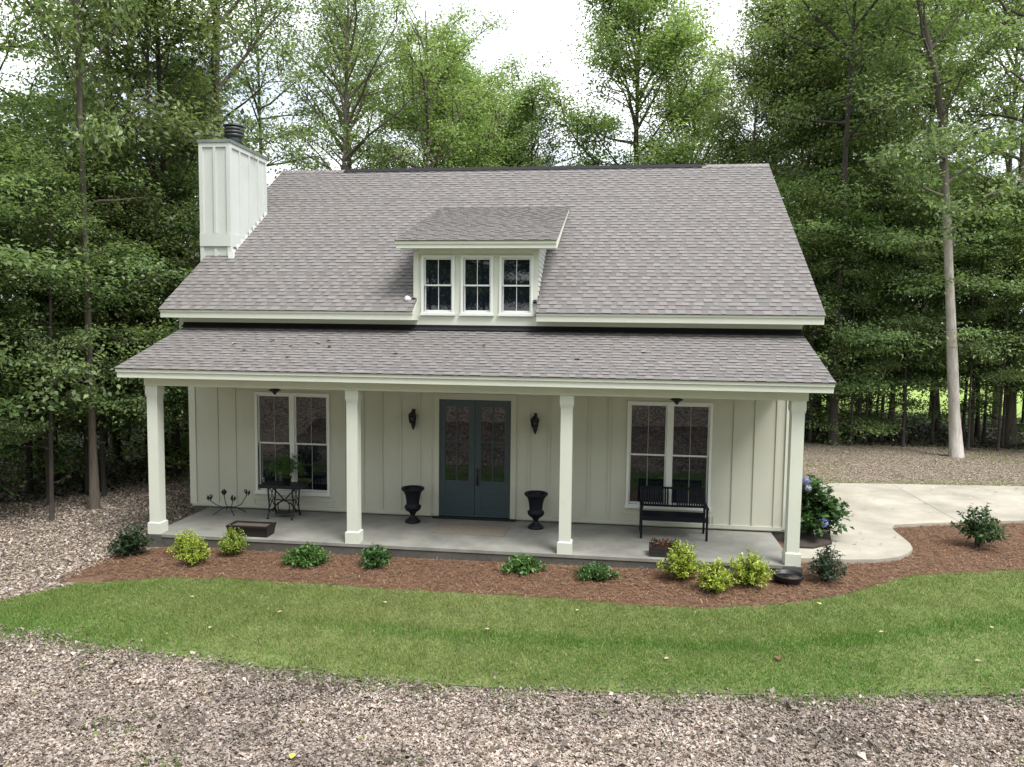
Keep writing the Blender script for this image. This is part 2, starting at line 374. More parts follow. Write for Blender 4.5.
def window(x0, x1, z0, z1, y, parent, units=2, name='window', trim=.05, mull=.095, munt=.0055):
    """double-hung units side by side; y is the wall face"""
    f = MB()
    f.box(x0 - trim, x0, y - .035, y + .10, z0 - trim * .4, z1 + trim); f.box(x1, x1 + trim, y - .035, y + .10, z0 - trim * .4, z1 + trim)
    f.box(x0, x1, y - .035, y + .10, z1, z1 + trim); f.box(x0 - trim - .02, x1 + trim + .02, y - .06, y + .10, z0 - trim * .4 - .045, z0 - trim * .4 - .001)
    f.box(x0, x1, y - .034, y + .10, z0 - trim * .4, z0 + .012)
    w = (x1 - x0 - mull * (units - 1)) / units; zm = (z0 + z1) / 2
    for u in range(units - 1):
        mx0 = x0 + w * (u + 1) + mull * u; f.box(mx0, mx0 + mull, y - .033, y + .10, z0 + .012, z1)
    o = f.build(name, M_WHITE, parent)
    for u in range(units):
        a = x0 + u * (w + mull); b3 = a + w; s = MB(); c = .032
        for (q0, q1, yy) in ((z0 + .013, zm + .018, y + .045), (zm - .018, z1 - .001, y + .010)):
            s.box(a + .001, a + c, yy, yy + .03, q0, q1); s.box(b3 - c, b3 - .001, yy, yy + .03, q0, q1)
            s.box(a + c, b3 - c, yy, yy + .03, q0, q0 + c); s.box(a + c, b3 - c, yy, yy + .03, q1 - c, q1)
        so2 = s.build('sash', M_WHITE, o); g2 = MB()
        for (q0, q1, yy) in ((z0 + .013, zm + .018, y + .045), (zm - .018, z1 - .001, y + .010)): g2.box((a + b3) / 2 - munt, (a + b3) / 2 + munt, yy + .004, yy + .0165, q0 + c, q1 - c)
        g2.build('grid_bar', M_GRID if units > 1 else M_WHITE, o)
        p = MB()
        for (q0, q1, yy) in ((z0 + .013, zm + .018, y + .062), (zm - .018, z1 - .001, y + .027)):
            p.box(a + c - .004, b3 - c + .004, yy, yy + .006, q0 + c - .004, q1 - c + .004)
        p.build('pane', M_GLASS, o)
    return o
window(*WINS[0], 0, house); window(*WINS[1], 0, house)
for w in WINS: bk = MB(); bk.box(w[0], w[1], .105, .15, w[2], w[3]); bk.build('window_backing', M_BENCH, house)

# double door
df = MB(); dx0, dx1, dz0, dz1 = DOOR
df.box(dx0 - .09, dx0 + .02, -.035, .12, .03, dz1 + .03); df.box(dx1 - .02, dx1 + .09, -.035, .12, .03, dz1 + .03); df.box(dx0 - .09, dx1 + .09, -.036, .12, dz1 + .03, dz1 + .11)
df.box(dx0 + .021, dx1 - .021, -.033, .12, dz1 - .012, dz1 + .029)
df.build('door_frame', M_SIDING, house)
th = MB(); th.box(dx0 - .10, dx1 + .10, -.09, .12, .002, .045); th.build('threshold', M_IRON, house)
xm = (dx0 + dx1) / 2
for k, (a, b2) in enumerate(((dx0 + .023, xm - .004), (xm + .004, dx1 - .023))):
    d = MB(); z0, z1 = .05, dz1 - .015; gx0, gx1, gz0, gz1 = a + .125, b2 - .125, .80, dz1 - .16
    d.box(a, gx0, .01, .055, z0, z1); d.box(gx1, b2, .01, .055, z0, z1); d.box(gx0, gx1, .01, .055, gz1, z1)
    d.box(gx0, gx1, .01, .055, z0, z0 + .16); d.box(gx0, gx1, .01, .055, .42, .50); d.box(gx0, gx1, .01, .055, .71, gz0)
    d.box(gx0, gx1, .024, .05, z0 + .16, .42); d.box(gx0, gx1, .024, .05, .50, .71)
    gm_ = (gx0 + gx1) / 2; d.box(gm_ - .012, gm_ + .012, .012, .05, gz0, gz1)
    zq = gz0 + (gz1 - gz0) * .53; d.box(gx0, gm_ - .012, .013, .05, zq - .012, zq + .012); d.box(gm_ + .012, gx1, .013, .05, zq - .012, zq + .012)
    o = d.build('door', M_DOOR, house)
    p = MB(); p.box(gx0 - .002, gx1 + .002, .030, .036, gz0 - .002, gz1 + .002); p.build('pane', M_GLASS, o)
    if k == 1:
        h = MB(); h.box(a + .03, a + .09, -.012, .009, .98, 1.06); h.box(a + .035, a + .085, -.008, .009, .70, .955); h.tube([(a + .06, -.01, .93), (a + .06, -.06, .90), (a + .06, -.06, .76), (a + .06, -.01, .73)], .013, 8); h.build('door_handle', M_IRON, o)

# porch slab, columns, beam
ps = MB(); ps.box(-5.80, 6.0, -2.17, .018, -.055, 0.0); ps.build('porch_slab', M_CONC, house)
pf = MB(); pf.box(-5.79, 5.99, -2.155, .016, -.45, -.057); pf.build('porch_footing', M_FOUND, house)
COLX = [-5.728, -1.835, 2.057, 5.95]
for cx in COLX:
    cy = -2.02; s = MB(); s.box(cx - .103, cx + .103, cy - .103, cy + .103, .001, 2.818)
    o = s.build('column', M_TRIM, house)
    c = MB(); c.box(cx - .130, cx + .130, cy - .130, cy + .130, -.012, .20); c.frustum((cx - .130, cx + .130, cy - .130, cy + .130), (cx - .108, cx + .108, cy - .108, cy + .108), .2005, .215); c.build('column_base', M_TRIM, o)
    c = MB(); c.box(cx - .122, cx + .122, cy - .122, cy + .122, 2.65, 2.816); c.box(cx - .113, cx + .113, cy - .113, cy + .113, 2.615, 2.649); c.build('capital', M_TRIM, o)
    if cx in (COLX[0], COLX[3]):
        c = MB(); c.box(cx - .16, cx + .16, cy - .16, cy + .16, -.45, -.014); c.build('pier', M_FOUND, o)
bm = MB(); bm.box(-5.87, 6.10, -2.14, -1.90, 2.82, 3.06); bm.box(-5.87, -5.63, -1.899, -.03, 2.822, 3.06); bm.box(5.86, 6.10, -1.899, -.03, 2.822, 3.06)
bm.box(-5.885, 6.115, -2.158, -2.1405, 2.985, 3.058)
bm.build('porch_beam', mat('beam_paint', (.555, .57, .475), .55, .05, 1.5), house)
ce = MB(); ce.box(-5.62, 5.855, -1.895, -.002, 2.90, 2.93); ce.build('porch_ceiling', M_SIDING, house)
# porch roof
PY, PZ, JZ = -2.40, 3.1816, 3.9408; PS = (JZ - PZ) / -PY; PX0, PX1 = -6.24, 6.43
pr = MB(); pr.prism_x([(PY + .02, PZ - .03), (-.003, JZ - .03), (-.003, JZ - .16), (PY + .02, PZ - .16)], PX0 + .02, PX1 - .02); 
fa = MB(); fa.box(PX0 + .01, PX1 - .01, PY - .002, PY + .018, PZ - .20, PZ - .055); fa.box(PX0 - .005, PX1 + .005, PY - .028, PY - .0025, PZ - .095, PZ - .022)
for xa, xb in ((PX0, PX0 + .019), (PX1 - .019, PX1)): fa.prism_x([(PY + .019, PZ - .025), (-.003, JZ - .025), (-.003, JZ - .19), (PY + .019, PZ - .20)], xa, xb)
so_ = MB(); so_.box(PX0 + .02, PX1 - .02, PY + .019, -2.16, PZ - .185, PZ - .165)
for xa, xb in ((PX0 + .02, -5.872), (6.102, PX1 - .02)): so_.prism_x([(-2.159, PZ - .165), (-.004, JZ - .165), (-.004, JZ - .185), (-2.159, PZ - .185)], xa, xb)
# side closure between beam and rake
for xa, xb in ((-5.86, -5.80), (6.03, 6.09)): so_.prism_x([(-2.13, 3.061), (-.02, 3.061), (-.02, JZ - .19), (-2.13, PZ - .10)], xa, xb)

RNG = np.random.default_rng(7)
def shingles(mb, x0, x1, y0, z0, slope, ylen, skip=None, expo=.143, eave_lap=0.0):
    """rows of separate tabs climbing from the eave line (y0, z0)"""
    th_ = math.atan(slope); cs, sn = math.cos(th_), math.sin(th_); n_ = np.array([0, -sn, cs]); u = np.array([0, cs, sn])
    Ls = ylen / cs; rows = int(math.ceil(Ls / expo))
    for i in range(rows):
        s0 = i * expo - (.02 if i == 0 else 0); s1 = min((i + 1) * expo + .012, Ls); x = x0; hi = RNG.random() < .5
        rowtone = 1 + RNG.normal(0, .03)
        while x < x1 - 1e-4:
            w = RNG.uniform(.08, .20); xe = min(x + w, x1)
            if x1 - xe < .06: xe = x1
            hi = not hi if RNG.random() < .88 else hi
            segs = [(x, xe)]
            if skip and y0 + s0 * cs < skip[2]:
                ns = []
                for a, b2 in segs:
                    sk = skip[0] + (eave_lap if y0 + s1 * cs < -.03 else 0)
                    if b2 <= sk or a >= skip[1]: ns.append((a, b2))
                    else:
                        if a < sk: ns.append((a, sk))
                        if b2 > skip[1]: ns.append((skip[1], b2))
                segs = ns
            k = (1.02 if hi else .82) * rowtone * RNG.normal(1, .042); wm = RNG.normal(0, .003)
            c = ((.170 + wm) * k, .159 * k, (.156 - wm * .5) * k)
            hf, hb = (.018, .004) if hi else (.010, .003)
            for a, b2 in segs:
                P = [np.array([xx, y0, z0]) + u * s + n_ * h for xx, s, h in ((a, s0, hf), (b2, s0, hf), (b2, s1, hb), (a, s1, hb), (a, s0, -.004), (b2, s0, -.004), (b2, s1, -.004), (a, s1, -.004))]
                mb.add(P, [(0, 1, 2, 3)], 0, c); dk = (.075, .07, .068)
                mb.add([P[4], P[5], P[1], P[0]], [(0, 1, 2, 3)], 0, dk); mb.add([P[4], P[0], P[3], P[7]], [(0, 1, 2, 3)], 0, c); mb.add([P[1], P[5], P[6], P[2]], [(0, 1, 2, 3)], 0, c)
            x = xe
po = MB(); po.v, po.f, po.m, po.c, po.sm = pr.v, pr.f, [1] * len(pr.f), pr.c, pr.sm
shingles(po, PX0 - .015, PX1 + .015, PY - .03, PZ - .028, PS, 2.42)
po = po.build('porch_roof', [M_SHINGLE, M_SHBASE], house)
fa.build('fascia', M_TRIM, po); so_.build('soffit', M_TRIM, po)

# main roof
MX0, MX1, MY, MZ, RY, RZ = -6.567, 6.734, -.4388, 4.3058, 5.733, 8.2857
DX0, DX1 = -1.25, 1.31                       # dormer width
mr_ = MB(); D = .10
mr_.prism_x([(1.0, roofz(1.0) - .03), (RY, RZ - .03), (2 * RY - MY, MZ - .03), (2 * RY - MY, MZ - .03 - D), (RY, RZ - .03 - D), (1.0, roofz(1.0) - .03 - D)], MX0 + .02, MX1 - .02, 1)
mr_.prism_x([(MY + .02, roofz(MY + .02) - .03), (-.035, roofz(-.035) - .03), (-.035, roofz(-.035) - .03 - D), (MY + .02, roofz(MY + .02) - .03 - D)], DX0 - .002, DX0 + .09, 1)
for a, b2 in ((MX0 + .02, DX0 - .002), (DX1 + .002, MX1 - .02)):
    mr_.prism_x([(MY + .02, roofz(MY + .02) - .03), (.999, roofz(.999) - .03), (.999, roofz(.999) - .03 - D), (MY + .02, roofz(MY + .02) - .03 - D)], a, b2, 1)
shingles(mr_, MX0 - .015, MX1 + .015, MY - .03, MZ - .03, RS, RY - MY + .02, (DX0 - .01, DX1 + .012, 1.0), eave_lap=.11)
# rear slope tabs are out of sight: one plain shingled plane a little above the deck
mr_.add([(MX0, RY, RZ - .02), (MX1, RY, RZ - .02), (MX1, 2 * RY - MY + .03, MZ - .045), (MX0, 2 * RY - MY + .03, MZ - .045)], [(3, 2, 1, 0)], 0, (.19, .175, .172))
x = MX0 - .015
while x < MX1:                                # ridge caps
    xe = min(x + .143, MX1 + .015); k = RNG.normal(1, .07); c = (.19 * k, .175 * k, .172 * k)
    if not (-4.73 < x < 5.03):
        mr_.add([(x, RY - .15, RZ - .15 * RS + .006), (xe, RY - .15, RZ - .15 * RS + .018), (xe, RY, RZ + .02), (x, RY, RZ + .008), (x, RY + .15, RZ - .15 * RS + .006), (xe, RY + .15, RZ - .15 * RS + .018)], [(0, 1, 2, 3), (3, 2, 5, 4)], 0, c)
    x = xe
main_roof = mr_.build('main_roof', [M_SHINGLE, M_SHBASE], house)
rv = MB(); rv.prism_x([(RY - .17, RZ - .17 * RS + .012), (RY - .17, RZ - .17 * RS + .028), (RY, RZ + .032), (RY + .17, RZ - .17 * RS + .028), (RY + .17, RZ - .17 * RS + .012), (RY, RZ + .012)], -4.73, 5.03); rv.build('ridge_vent', M_RIDGE, main_roof)
mf_ = MB()
mf_.prism_x([(MY + .019, roofz(MY) - .02), (-.036, roofz(-.036) - .028), (-.036, MZ - .2), (MY + .019, MZ - .205)], DX0 + .091, DX0 + .105)
for a, b2 in ((MX0 + .005, DX0 + .105), (DX1 + .02, MX1 - .005)):
    mf_.box(a, b2, MY - .002, MY + .018, MZ - .205, MZ - .05); mf_.box(a - .003, b2, MY - .026, MY - .0025, MZ - .085, MZ - .022)
for xa, xb in ((MX0, MX0 + .019), (MX1 - .019, MX1)):
    mf_.prism_x([(MY + .019, roofz(MY) - .02), (RY, RZ - .028), (RY, RZ - .20), (MY + .019, MZ - .205)], xa, xb)
    mf_.prism_x([(2 * RY - MY, roofz(MY) - .02), (RY + .001, RZ - .028), (RY + .001, RZ - .20), (2 * RY - MY, MZ - .205)], xa, xb)
mf_.build('fascia', M_TRIM, main_roof)
ms_ = MB()
for a, b2 in ((MX0 + .02, DX0 + .09), (DX1 + .003, MX1 - .02)): ms_.box(a, b2, MY + .019, -.03, MZ - .20, MZ - .18)
ms_.box(MX0 + .18, WL - .026, -.028, .30, JZ - .30, MZ - .201); ms_.box(WR + .026, MX1 - .30, -.028, .30, JZ - .30, MZ - .201)
ms_.build('soffit', M_TRIM, main_roof)
for a, b2 in ((WL - .02, DX0 - .004), (DX1 + .004, WR + .02)): bd = MB(); bd.box(a, b2, -.03, -.002, JZ - .02, MZ - .205); bd.build('frieze_board', M_TRIM, house)
fl = MB(); fl.prism_x([(-.16, JZ - .16 * PS + .018), (-.034, JZ - .034 * PS + .018), (-.034, JZ + .07), (-.037, JZ + .07), (-.037, JZ - .03 * PS + .024), (-.16, JZ - .16 * PS + .022)], WL - .1, WR + .1); fl.build('flashing', M_RIDGE, house)

# dormer
DZ = 5.70; DS = .306; DW = [(-1.03, -.44), (-.21, .355), (.58, 1.17)]
dz = lambda y: DZ + DS * (y + .40)
dw = MB()
wall_holes(dw, DX0 + .004, DX1 - .004, JZ - .02, 5.56, -.012, .10, [(a, b2, 4.27, 5.37) for a, b2 in DW])
for xa, xb in ((DX0 + .004, DX0 + .10), (DX1 - .10, DX1 - .004)):
    dw.prism_x([(.101, 4.50), (.101, dz(.101) - .16), (3.35, dz(3.35) - .16), (3.35, roofz(3.35) - .15)], xa, xb)
dorm = dw.build('dormer', M_TRIM, house)
tr_ = MB(); tr_.box(DX0 + .002, DX0 + .11, -.028, -.0125, JZ + .0, 5.50); tr_.box(DX1 - .11, DX1 - .002, -.028, -.0125, JZ + .0, 5.50); tr_.box(DX0 + .111, DX1 - .111, -.026, -.0125, 5.455, 5.54)
tr_.build('corner_board', M_TRIM, dorm)
lap = MB()
for i in range(12):                            # lapped cheek siding
    z = 4.62 + i * .1
    yb = (z - 4.306) / RS - .44; lap.add([(DX1 - .002, .0, z), (DX1 - .002, yb + .15, z), (DX1 - .002, yb + .15, z + .1), (DX1 - .002, .0, z + .1), (DX1 + .016, .0, z), (DX1 + .016, yb + .15, z)], [(4, 5, 2, 3), (0, 1, 5, 4), (0, 4, 3), (1, 2, 5)])
lap.build('cheek_siding', M_WHITE, dorm)
dr = MB(); DRX0, DRX1 = -1.51, 1.70
dr.prism_x([(-.38, dz(-.38) - .03), (3.62, dz(3.62) - .03), (3.62, dz(3.62) - .12), (-.38, dz(-.38) - .12)], DRX0 + .02, DRX1 - .02, 1)
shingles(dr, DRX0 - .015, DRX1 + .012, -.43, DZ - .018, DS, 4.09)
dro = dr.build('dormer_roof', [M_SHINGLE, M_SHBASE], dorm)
dfa = MB(); dfa.box(DRX0 + .01, DRX1 - .01, -.402, -.382, DZ - .17, DZ - .05); dfa.box(DRX0 - .003, DRX1 + .003, -.426, -.4025, DZ - .085, DZ - .024)
for xa, xb in ((DRX0, DRX0 + .019), (DRX1 - .019, DRX1)): dfa.prism_x([(-.381, dz(-.38) - .025), (3.6, dz(3.6) - .025), (3.6, dz(3.6) - .10), (-.381, dz(-.38) - .17)], xa, xb)
dfa.build('dormer_fascia', M_TRIM, dorm)
dso = MB(); dso.box(DRX0 + .02, DRX1 - .02, -.381, -.03, DZ - .16, DZ - .14)
for xa, xb in ((DRX0 + .02, DX0), (DX1, DRX1 - .02)): dso.prism_x([(-.029, DZ - .14), (3.4, dz(3.4) - .122), (3.4, dz(3.4) - .14), (-.029, DZ - .16)], xa, xb)
dso.build('dormer_soffit', M_TRIM, dorm)
for a, b2 in DW: window(a, b2, 4.27, 5.37, -.012, house, 1, 'window', .05, munt=.006)
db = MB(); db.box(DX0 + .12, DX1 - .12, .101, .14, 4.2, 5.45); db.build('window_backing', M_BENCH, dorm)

# chimney
CX0, CX1, CY0, CY1, CZ = -6.717, -5.961, 1.47, 3.405, 8.11
ch = MB(); ch.box(CX0 + .032, CX1 - .032, CY0 + .032, CY1 - .032, -.4, CZ)
tk = .031
for (xa, xb) in ((CX0, CX0 + .09), (CX1 - .09, CX1), ((CX0 + CX1) / 2 - .03, (CX0 + CX1) / 2 + .03)):
    ch.box(xa, xb, CY0, CY0 + tk, 3.9, 5.70) if xa != CX0 and xb != CX1 else ch.box(xa, xb, CY0, CY0 + tk, -.3, CZ - .001)
    if not (xa == CX0 or xb == CX1): ch.box(xa, xb, CY0 + .001, CY0 + tk, 6.06, CZ - .10)
ch.box(CX0 + .001, CX1 - .001, CY0 - .016, CY0 - .0005, 5.76, 6.05); ch.box(CX0 + .091, CX1 - .091, CY0 + .001, CY0 + tk, CZ - .099, CZ - .002)
for xa, xb in ((CX1 - tk, CX1), (CX0, CX0 + tk)):
    ys = [CY0 + tk + .001, CY0 + .48, CY0 + .95, CY0 + 1.42, CY1 - .09]
    for j, y in enumerate(ys):
        wdt = .07 if j in (0, 4) else .045
        ch.box(xa, xb, y, y + wdt, 3.0, CZ - .10)
    ch.box(xa, xb, CY0 + tk + .001, CY1 - .001, CZ - .099, CZ - .002)
    for j in range(4): ch.box(xa, xb, ys[j] + (.071 if j == 0 else .046), ys[j + 1] - .001, 5.76, 6.05)
cho = ch.build('chimney', M_CHIM, house)
cp_ = MB(); cp_.box(CX0 - .02, CX1 + .02, CY0 - .02, CY1 + .02, CZ + .001, CZ + .07); cp_.frustum((CX0 - .01, CX1 + .01, CY0 - .01, CY1 + .01), (CX0 + .25, CX1 - .25, CY0 + .5, CY1 - .5), CZ + .071, CZ + .11); cp_.build('chimney_cap', M_METALCAP, cho)
fl_ = MB(); fc = (-6.22, 2.2, CZ + .12)
fl_.lathe([(.20, -.03), (.17, .12), (.17, .16)], 24, fc)
for z0, r0 in ((.17, .215), (.245, .225), (.32, .225)): fl_.lathe([(r0 - .05, z0 - .012), (r0, z0), (r0, z0 + .045), (r0 - .05, z0 + .055)], 24, fc)
fl_.lathe([(.15, .16), (.15, .40)], 20, fc); fl_.lathe([(.20, .395), (.235, .40), (.235, .43), (.10, .45), (.0, .455)], 24, fc)
fl_.build('flue_vent', M_FLUE, cho)
cf = MB()                                        # stepped flashing and kick-out at the roof
for j in range(9):
    y = CY0 + .05 + j * .21; cf.box(CX1 + .001, CX1 + .006, y, y + .2, roofz(y) - .02, roofz(y) + .13)
cf.box(CX1 - .02, CX1 + .10, CY0 - .10, CY0 - .03, roofz(CY0) - .08, roofz(CY0) + .09)
cf.build('step_flashing', M_WHITE, cho)

# ------------------------------------------------------------------ things on and around the porch
def lantern(loc, label):
    t_ = empty('wall_lantern', loc, label=label, cat='wall lantern', group='lanterns beside the front door')
    b_ = MB(); b_.lathe([(.0, -.33), (.014, -.32), (.045, -.25), (.06, -.19), (.045, -.175), (.018, -.16), (.018, -.10)], 12, (0, -.07, 0)); b_.box(-.035, .035, -.012, 0, -.24, .14); b_.tube([(0, -.012, -.20), (0, -.07, -.17)], .012, 6)
    b_.tube([(0, -.012, .05), (0, -.06, .13), (0, -.12, .14), (0, -.15, .10)], .011, 8); b_.build('bracket', M_IRON, t_)
    h_ = MB(); c = (0, -.15, 0)
    h_.lathe([(.105, .00), (.11, .01), (.075, .055), (.03, .095), (.012, .11), (.018, .135), (.006, .16), (0, .165)], 6, c)
    h_.lathe([(.0, -.215), (.015, -.20), (.03, -.175), (.068, -.165), (.072, -.15)], 6, c)
    for k in range(6):
        a = k * math.pi / 3; h_.tube([(c[0] + .092 * math.cos(a), c[1] + .092 * math.sin(a), 0), (c[0] + .068 * math.cos(a), c[1] + .068 * math.sin(a), -.155)], .008, 5)
    h_.build('cage', M_IRON, t_)
    g_ = MB(); g_.lathe([(.062, -.152), (.086, -.002)], 6, c); g_.build('lantern_glass', M_LAMPGL, t_); t_.scale = (.86, .9, .92)
lantern((-1.235, -.001, 2.14), 'black wall lantern on the siding left of the blue double door')
lantern((1.30, -.001, 2.12), 'black wall lantern on the siding right of the blue double door')

def urn(loc, label):
    t_ = empty('urn', loc, label=label, cat='urn', group='black urns flanking the front door')
    b_ = MB(); b_.lathe([(.155, 0), (.155, .035), (.125, .055), (.11, .075), (.065, .11), (.048, .145), (.055, .175), (.075, .19), (.07, .20), (.11, .235), (.150, .28), (.162, .315), (.150, .345), (.135, .36), (.130, .38), (.138, .46), (.155, .56), (.180, .62), (.215, .66), (.235, .675), (.238, .70), (.225, .712), (.195, .70), (.17, .64), (.14, .56), (.10, .52)], 32)
    b_.build('bowl', M_URN, t_)
    f_ = MB()
    for k in range(14):
        a = k * 2 * math.pi / 14; f_.tube([(.112 * math.cos(a), .112 * math.sin(a), .235), (.157 * math.cos(a), .157 * math.sin(a), .29), (.165 * math.cos(a), .165 * math.sin(a), .318), (.152 * math.cos(a), .152 * math.sin(a), .345)], .010, 5)
    f_.build('fluting', M_URN, t_)
    s_ = MB(); s_.lathe([(.0, .60), (.165, .605)], 24); s_.build('soil', M_SOIL, t_)
urn((-1.14, -.45, .001), 'black pedestal urn standing left of the front door')
urn((1.38, -.48, .001), 'black pedestal urn standing right of the front door')

dmt = MB(); dmt.prism_z([(-.58, -.42), (.86, -.46), (.84, -1.22), (-.55, -1.18)], .001, .014); tag(dmt.build('doormat', M_MAT), 'thin brown doormat lying before the double door', 'doormat')

# treadle table
t_ = empty('treadle_table', (-3.86, -.52, 0), label='black cast iron treadle table with a fern on top under the left window', cat='table')
tp = MB(); tp.box(-.46, .46, -.22, .24, .665, .695); tp.box(-.44, .44, -.20, .22, .63, .664); tp.build('tabletop', M_IRON, t_)
for s in (-1, 1):
    x0 = .26 * s; f_ = MB()
    for q in (-1, 1):
        f_.tube([(x0, .22 * q, .0), (x0, .20 * q, .03), (x0, .16 * q, .12), (x0, .13 * q, .25), (x0, .15 * q, .38), (x0, .17 * q, .50), (x0, .18 * q, .63)], [.024, .02, .017, .016, .016, .017, .02], 6)
        f_.tube([(x0, .14 * q, .34), (x0, .05 * q, .40), (x0, .0, .50), (x0, .06 * q, .58), (x0, .15 * q, .62)], .011, 5)
        f_.tube([(x0, .14 * q, .20), (x0, .06 * q, .26), (x0, .0, .36)], .011, 5)
        f_.lathe([(.0, -.01), (.026, 0), (.026, .02), (0, .03)], 8, (x0, .22 * q, .0))
    f_.tube([(x0, -.16, .12), (x0, 0, .16), (x0, .16, .12)], .012, 5); f_.tube([(x0, -.18, .62), (x0, .18, .62)], .015, 5)
    f_.build('side_frame', M_IRON, t_)
br = MB()
br.tube([(-.26, .02, .10), (-.22, .02, .20), (-.13, .02, .29), (0, .02, .33), (.13, .02, .29), (.22, .02, .20), (.26, .02, .10)], .017, 6)
br.tube([(-.26, .02, .60), (-.12, .02, .48), (0, .02, .34)], .014, 6); br.tube([(.26, .02, .60), (.12, .02, .48), (0, .02, .34)], .014, 6)
br.tube([(-.26, .03, .36), (0, .03, .345), (.26, .03, .36)], .012, 6)
wv = [(-.05 + .13 * math.cos(a), .10, .19 + .13 * math.sin(a)) for a in np.linspace(0, 2 * math.pi, 19)]; br.tube(wv, .012, 6)
br.box(-.15, .15, -.12, .10, .09, .105)
br.build('brace', M_IRON, t_)

# curly plant stand
t_ = empty('plant_stand', (-5.12, -.42, 0), label='low curly wrought iron candle stand with leaf-shaped tips on the porch', cat='plant stand')
ar = MB()
for (dx, dy, h) in ((-.39, -.10, .36), (-.19, .14, .44), (.16, -.14, .38), (.36, .10, .46)):
    P = [(0, 0, .14), (dx * .35, dy * .35, .13), (dx * .68, dy * .68, .19), (dx * .92, dy * .92, h * .75), (dx, dy, h), (dx * .93, dy * .93, h + .04), (dx * .84, dy * .84, h + .03), (dx * .82, dy * .82, h - .02)]
    o_ = np.array(P); ts = np.linspace(0, len(P) - 1, 26); Q = np.stack([np.interp(ts, range(len(P)), o_[:, k]) for k in range(3)], 1)
    ar.tube(Q, .009, 5)
ar.build('arm', M_IRON, t_)
for (dx, dy, h) in ((-.39, -.10, .36), (-.19, .14, .44), (.16, -.14, .38), (.36, .10, .46)):
    lf = MB()
    for q in (-.013, .02): lf.add([(dx + q, dy, h - .10), (dx + q * 2 + .025, dy + .015, h - .03), (dx + q * 2.2, dy, h + .035), (dx + q * 2 - .025, dy - .015, h - .03), (dx + q * 1.6, dy - .02, h - .03)], [(0, 1, 2), (0, 2, 3), (0, 3, 4), (0, 4, 1), (1, 4, 2), (4, 3, 2)])
    lf.build('leaf_tip', M_IRON, t_)
ft = MB()
for dx, dy in ((-.24, -.22), (.22, -.22), (.30, .14), (-.16, .16)): ft.tube([(0, 0, .14), (dx * .45, dy * .45, .11), (dx, dy, .008)], .009, 5)
ft.build('foot', M_IRON, t_)

# brown trough planter
t_ = empty('trough_planter', (-3.90, -1.90, .001), label='dark brown rectangular trough planter on the porch edge left of the second column', cat='planter')
b_ = MB(); o1, o2 = (-.44, .44, -.17, .17), (-.475, .475, -.205, .205)
b_.frustum(o1, o2, 0, .175)
i2 = (-.41, .41, -.15, .15)
for bx in ((-.48, -.41, -.215, .215), (.41, .48, -.215, .215)): b_.box(*bx, .1755, .205)
for bx in ((-.409, .409, -.215, -.15), (-.409, .409, .15, .215)): b_.box(*bx, .1755, .205)
b_.build('body', M_DBROWN, t_)
t_.scale = (.86, .9, 1.0)
s_ = MB(); s_.box(-.409, .409, -.149, .149, .176, .186); s_.build('soil', mat('dry_planter_soil', (.085, .068, .055), .95, .4, 20, .4, 50), t_)

# wooden box planter near bench
t_ = empty('box_planter', (3.82, -1.90, .001), label='small dark wooden box planter with withered red flowers in front of the bench', cat='planter')
b_ = MB()
for k in range(3):
    z0 = .005 + k * .062
    b_.box(-.27, .27, -.15, -.13, z0, z0 + .056); b_.box(-.27, .27, .13, .15, z0, z0 + .056); b_.box(-.27, -.25, -.129, .129, z0, z0 + .056); b_.box(.25, .27, -.129, .129, z0, z0 + .056)
b_.box(-.249, .249, -.129, .129, .0, .12)
b_.build('crate', M_WOODBOX, t_)
s_ = MB(); s_.box(-.248, .248, -.128, .128, .121, .15); s_.build('soil', M_SOIL, t_)

# bench
t_ = empty('bench', (4.05, -.58, 0), label='black metal slat-back bench on the porch below the right window', cat='bench')
for s in (-1, 1):
    x0 = .61 * s; l = MB()
    l.box(x0 - .02, x0 + .02, -.30, -.26, 0, .60); l.build('leg', M_BENCH, t_)
    l = MB(); l.add([(x0 - .02, .24, 0), (x0 + .02, .24, 0), (x0 + .02, .28, 0), (x0 - .02, .28, 0), (x0 - .02, .16, .44), (x0 + .02, .16, .44), (x0 + .02, .20, .44), (x0 - .02, .20, .44), (x0 - .02, .25, .90), (x0 + .02, .25, .90), (x0 + .02, .285, .90), (x0 - .02, .285, .90)],
           [(0, 3, 2, 1), (0, 1, 5, 4), (1, 2, 6, 5), (2, 3, 7, 6), (3, 0, 4, 7), (4, 5, 9, 8), (5, 6, 10, 9), (6, 7, 11, 10), (7, 4, 8, 11), (8, 9, 10, 11)]); l.build('leg', M_BENCH, t_)
    l = MB(); l.box(x0 - .03, x0 + .03, -.32, .19, .601, .63); l.build('armrest', M_BENCH, t_)
st = MB()
for k in range(6): st.box(-.585, .585, -.30 + k * .078, -.30 + k * .078 + .064, .415, .44)
st.box(-.589, .589, -.295, -.265, .35, .414); st.build('seat', M_BENCH, t_)
bk_ = MB(); bz = lambda z: .18 + (z - .44) * .196
for z in (.52, .86): bk_.box(-.589, .589, bz(z) - .012, bz(z) + .012, z, z + .04)
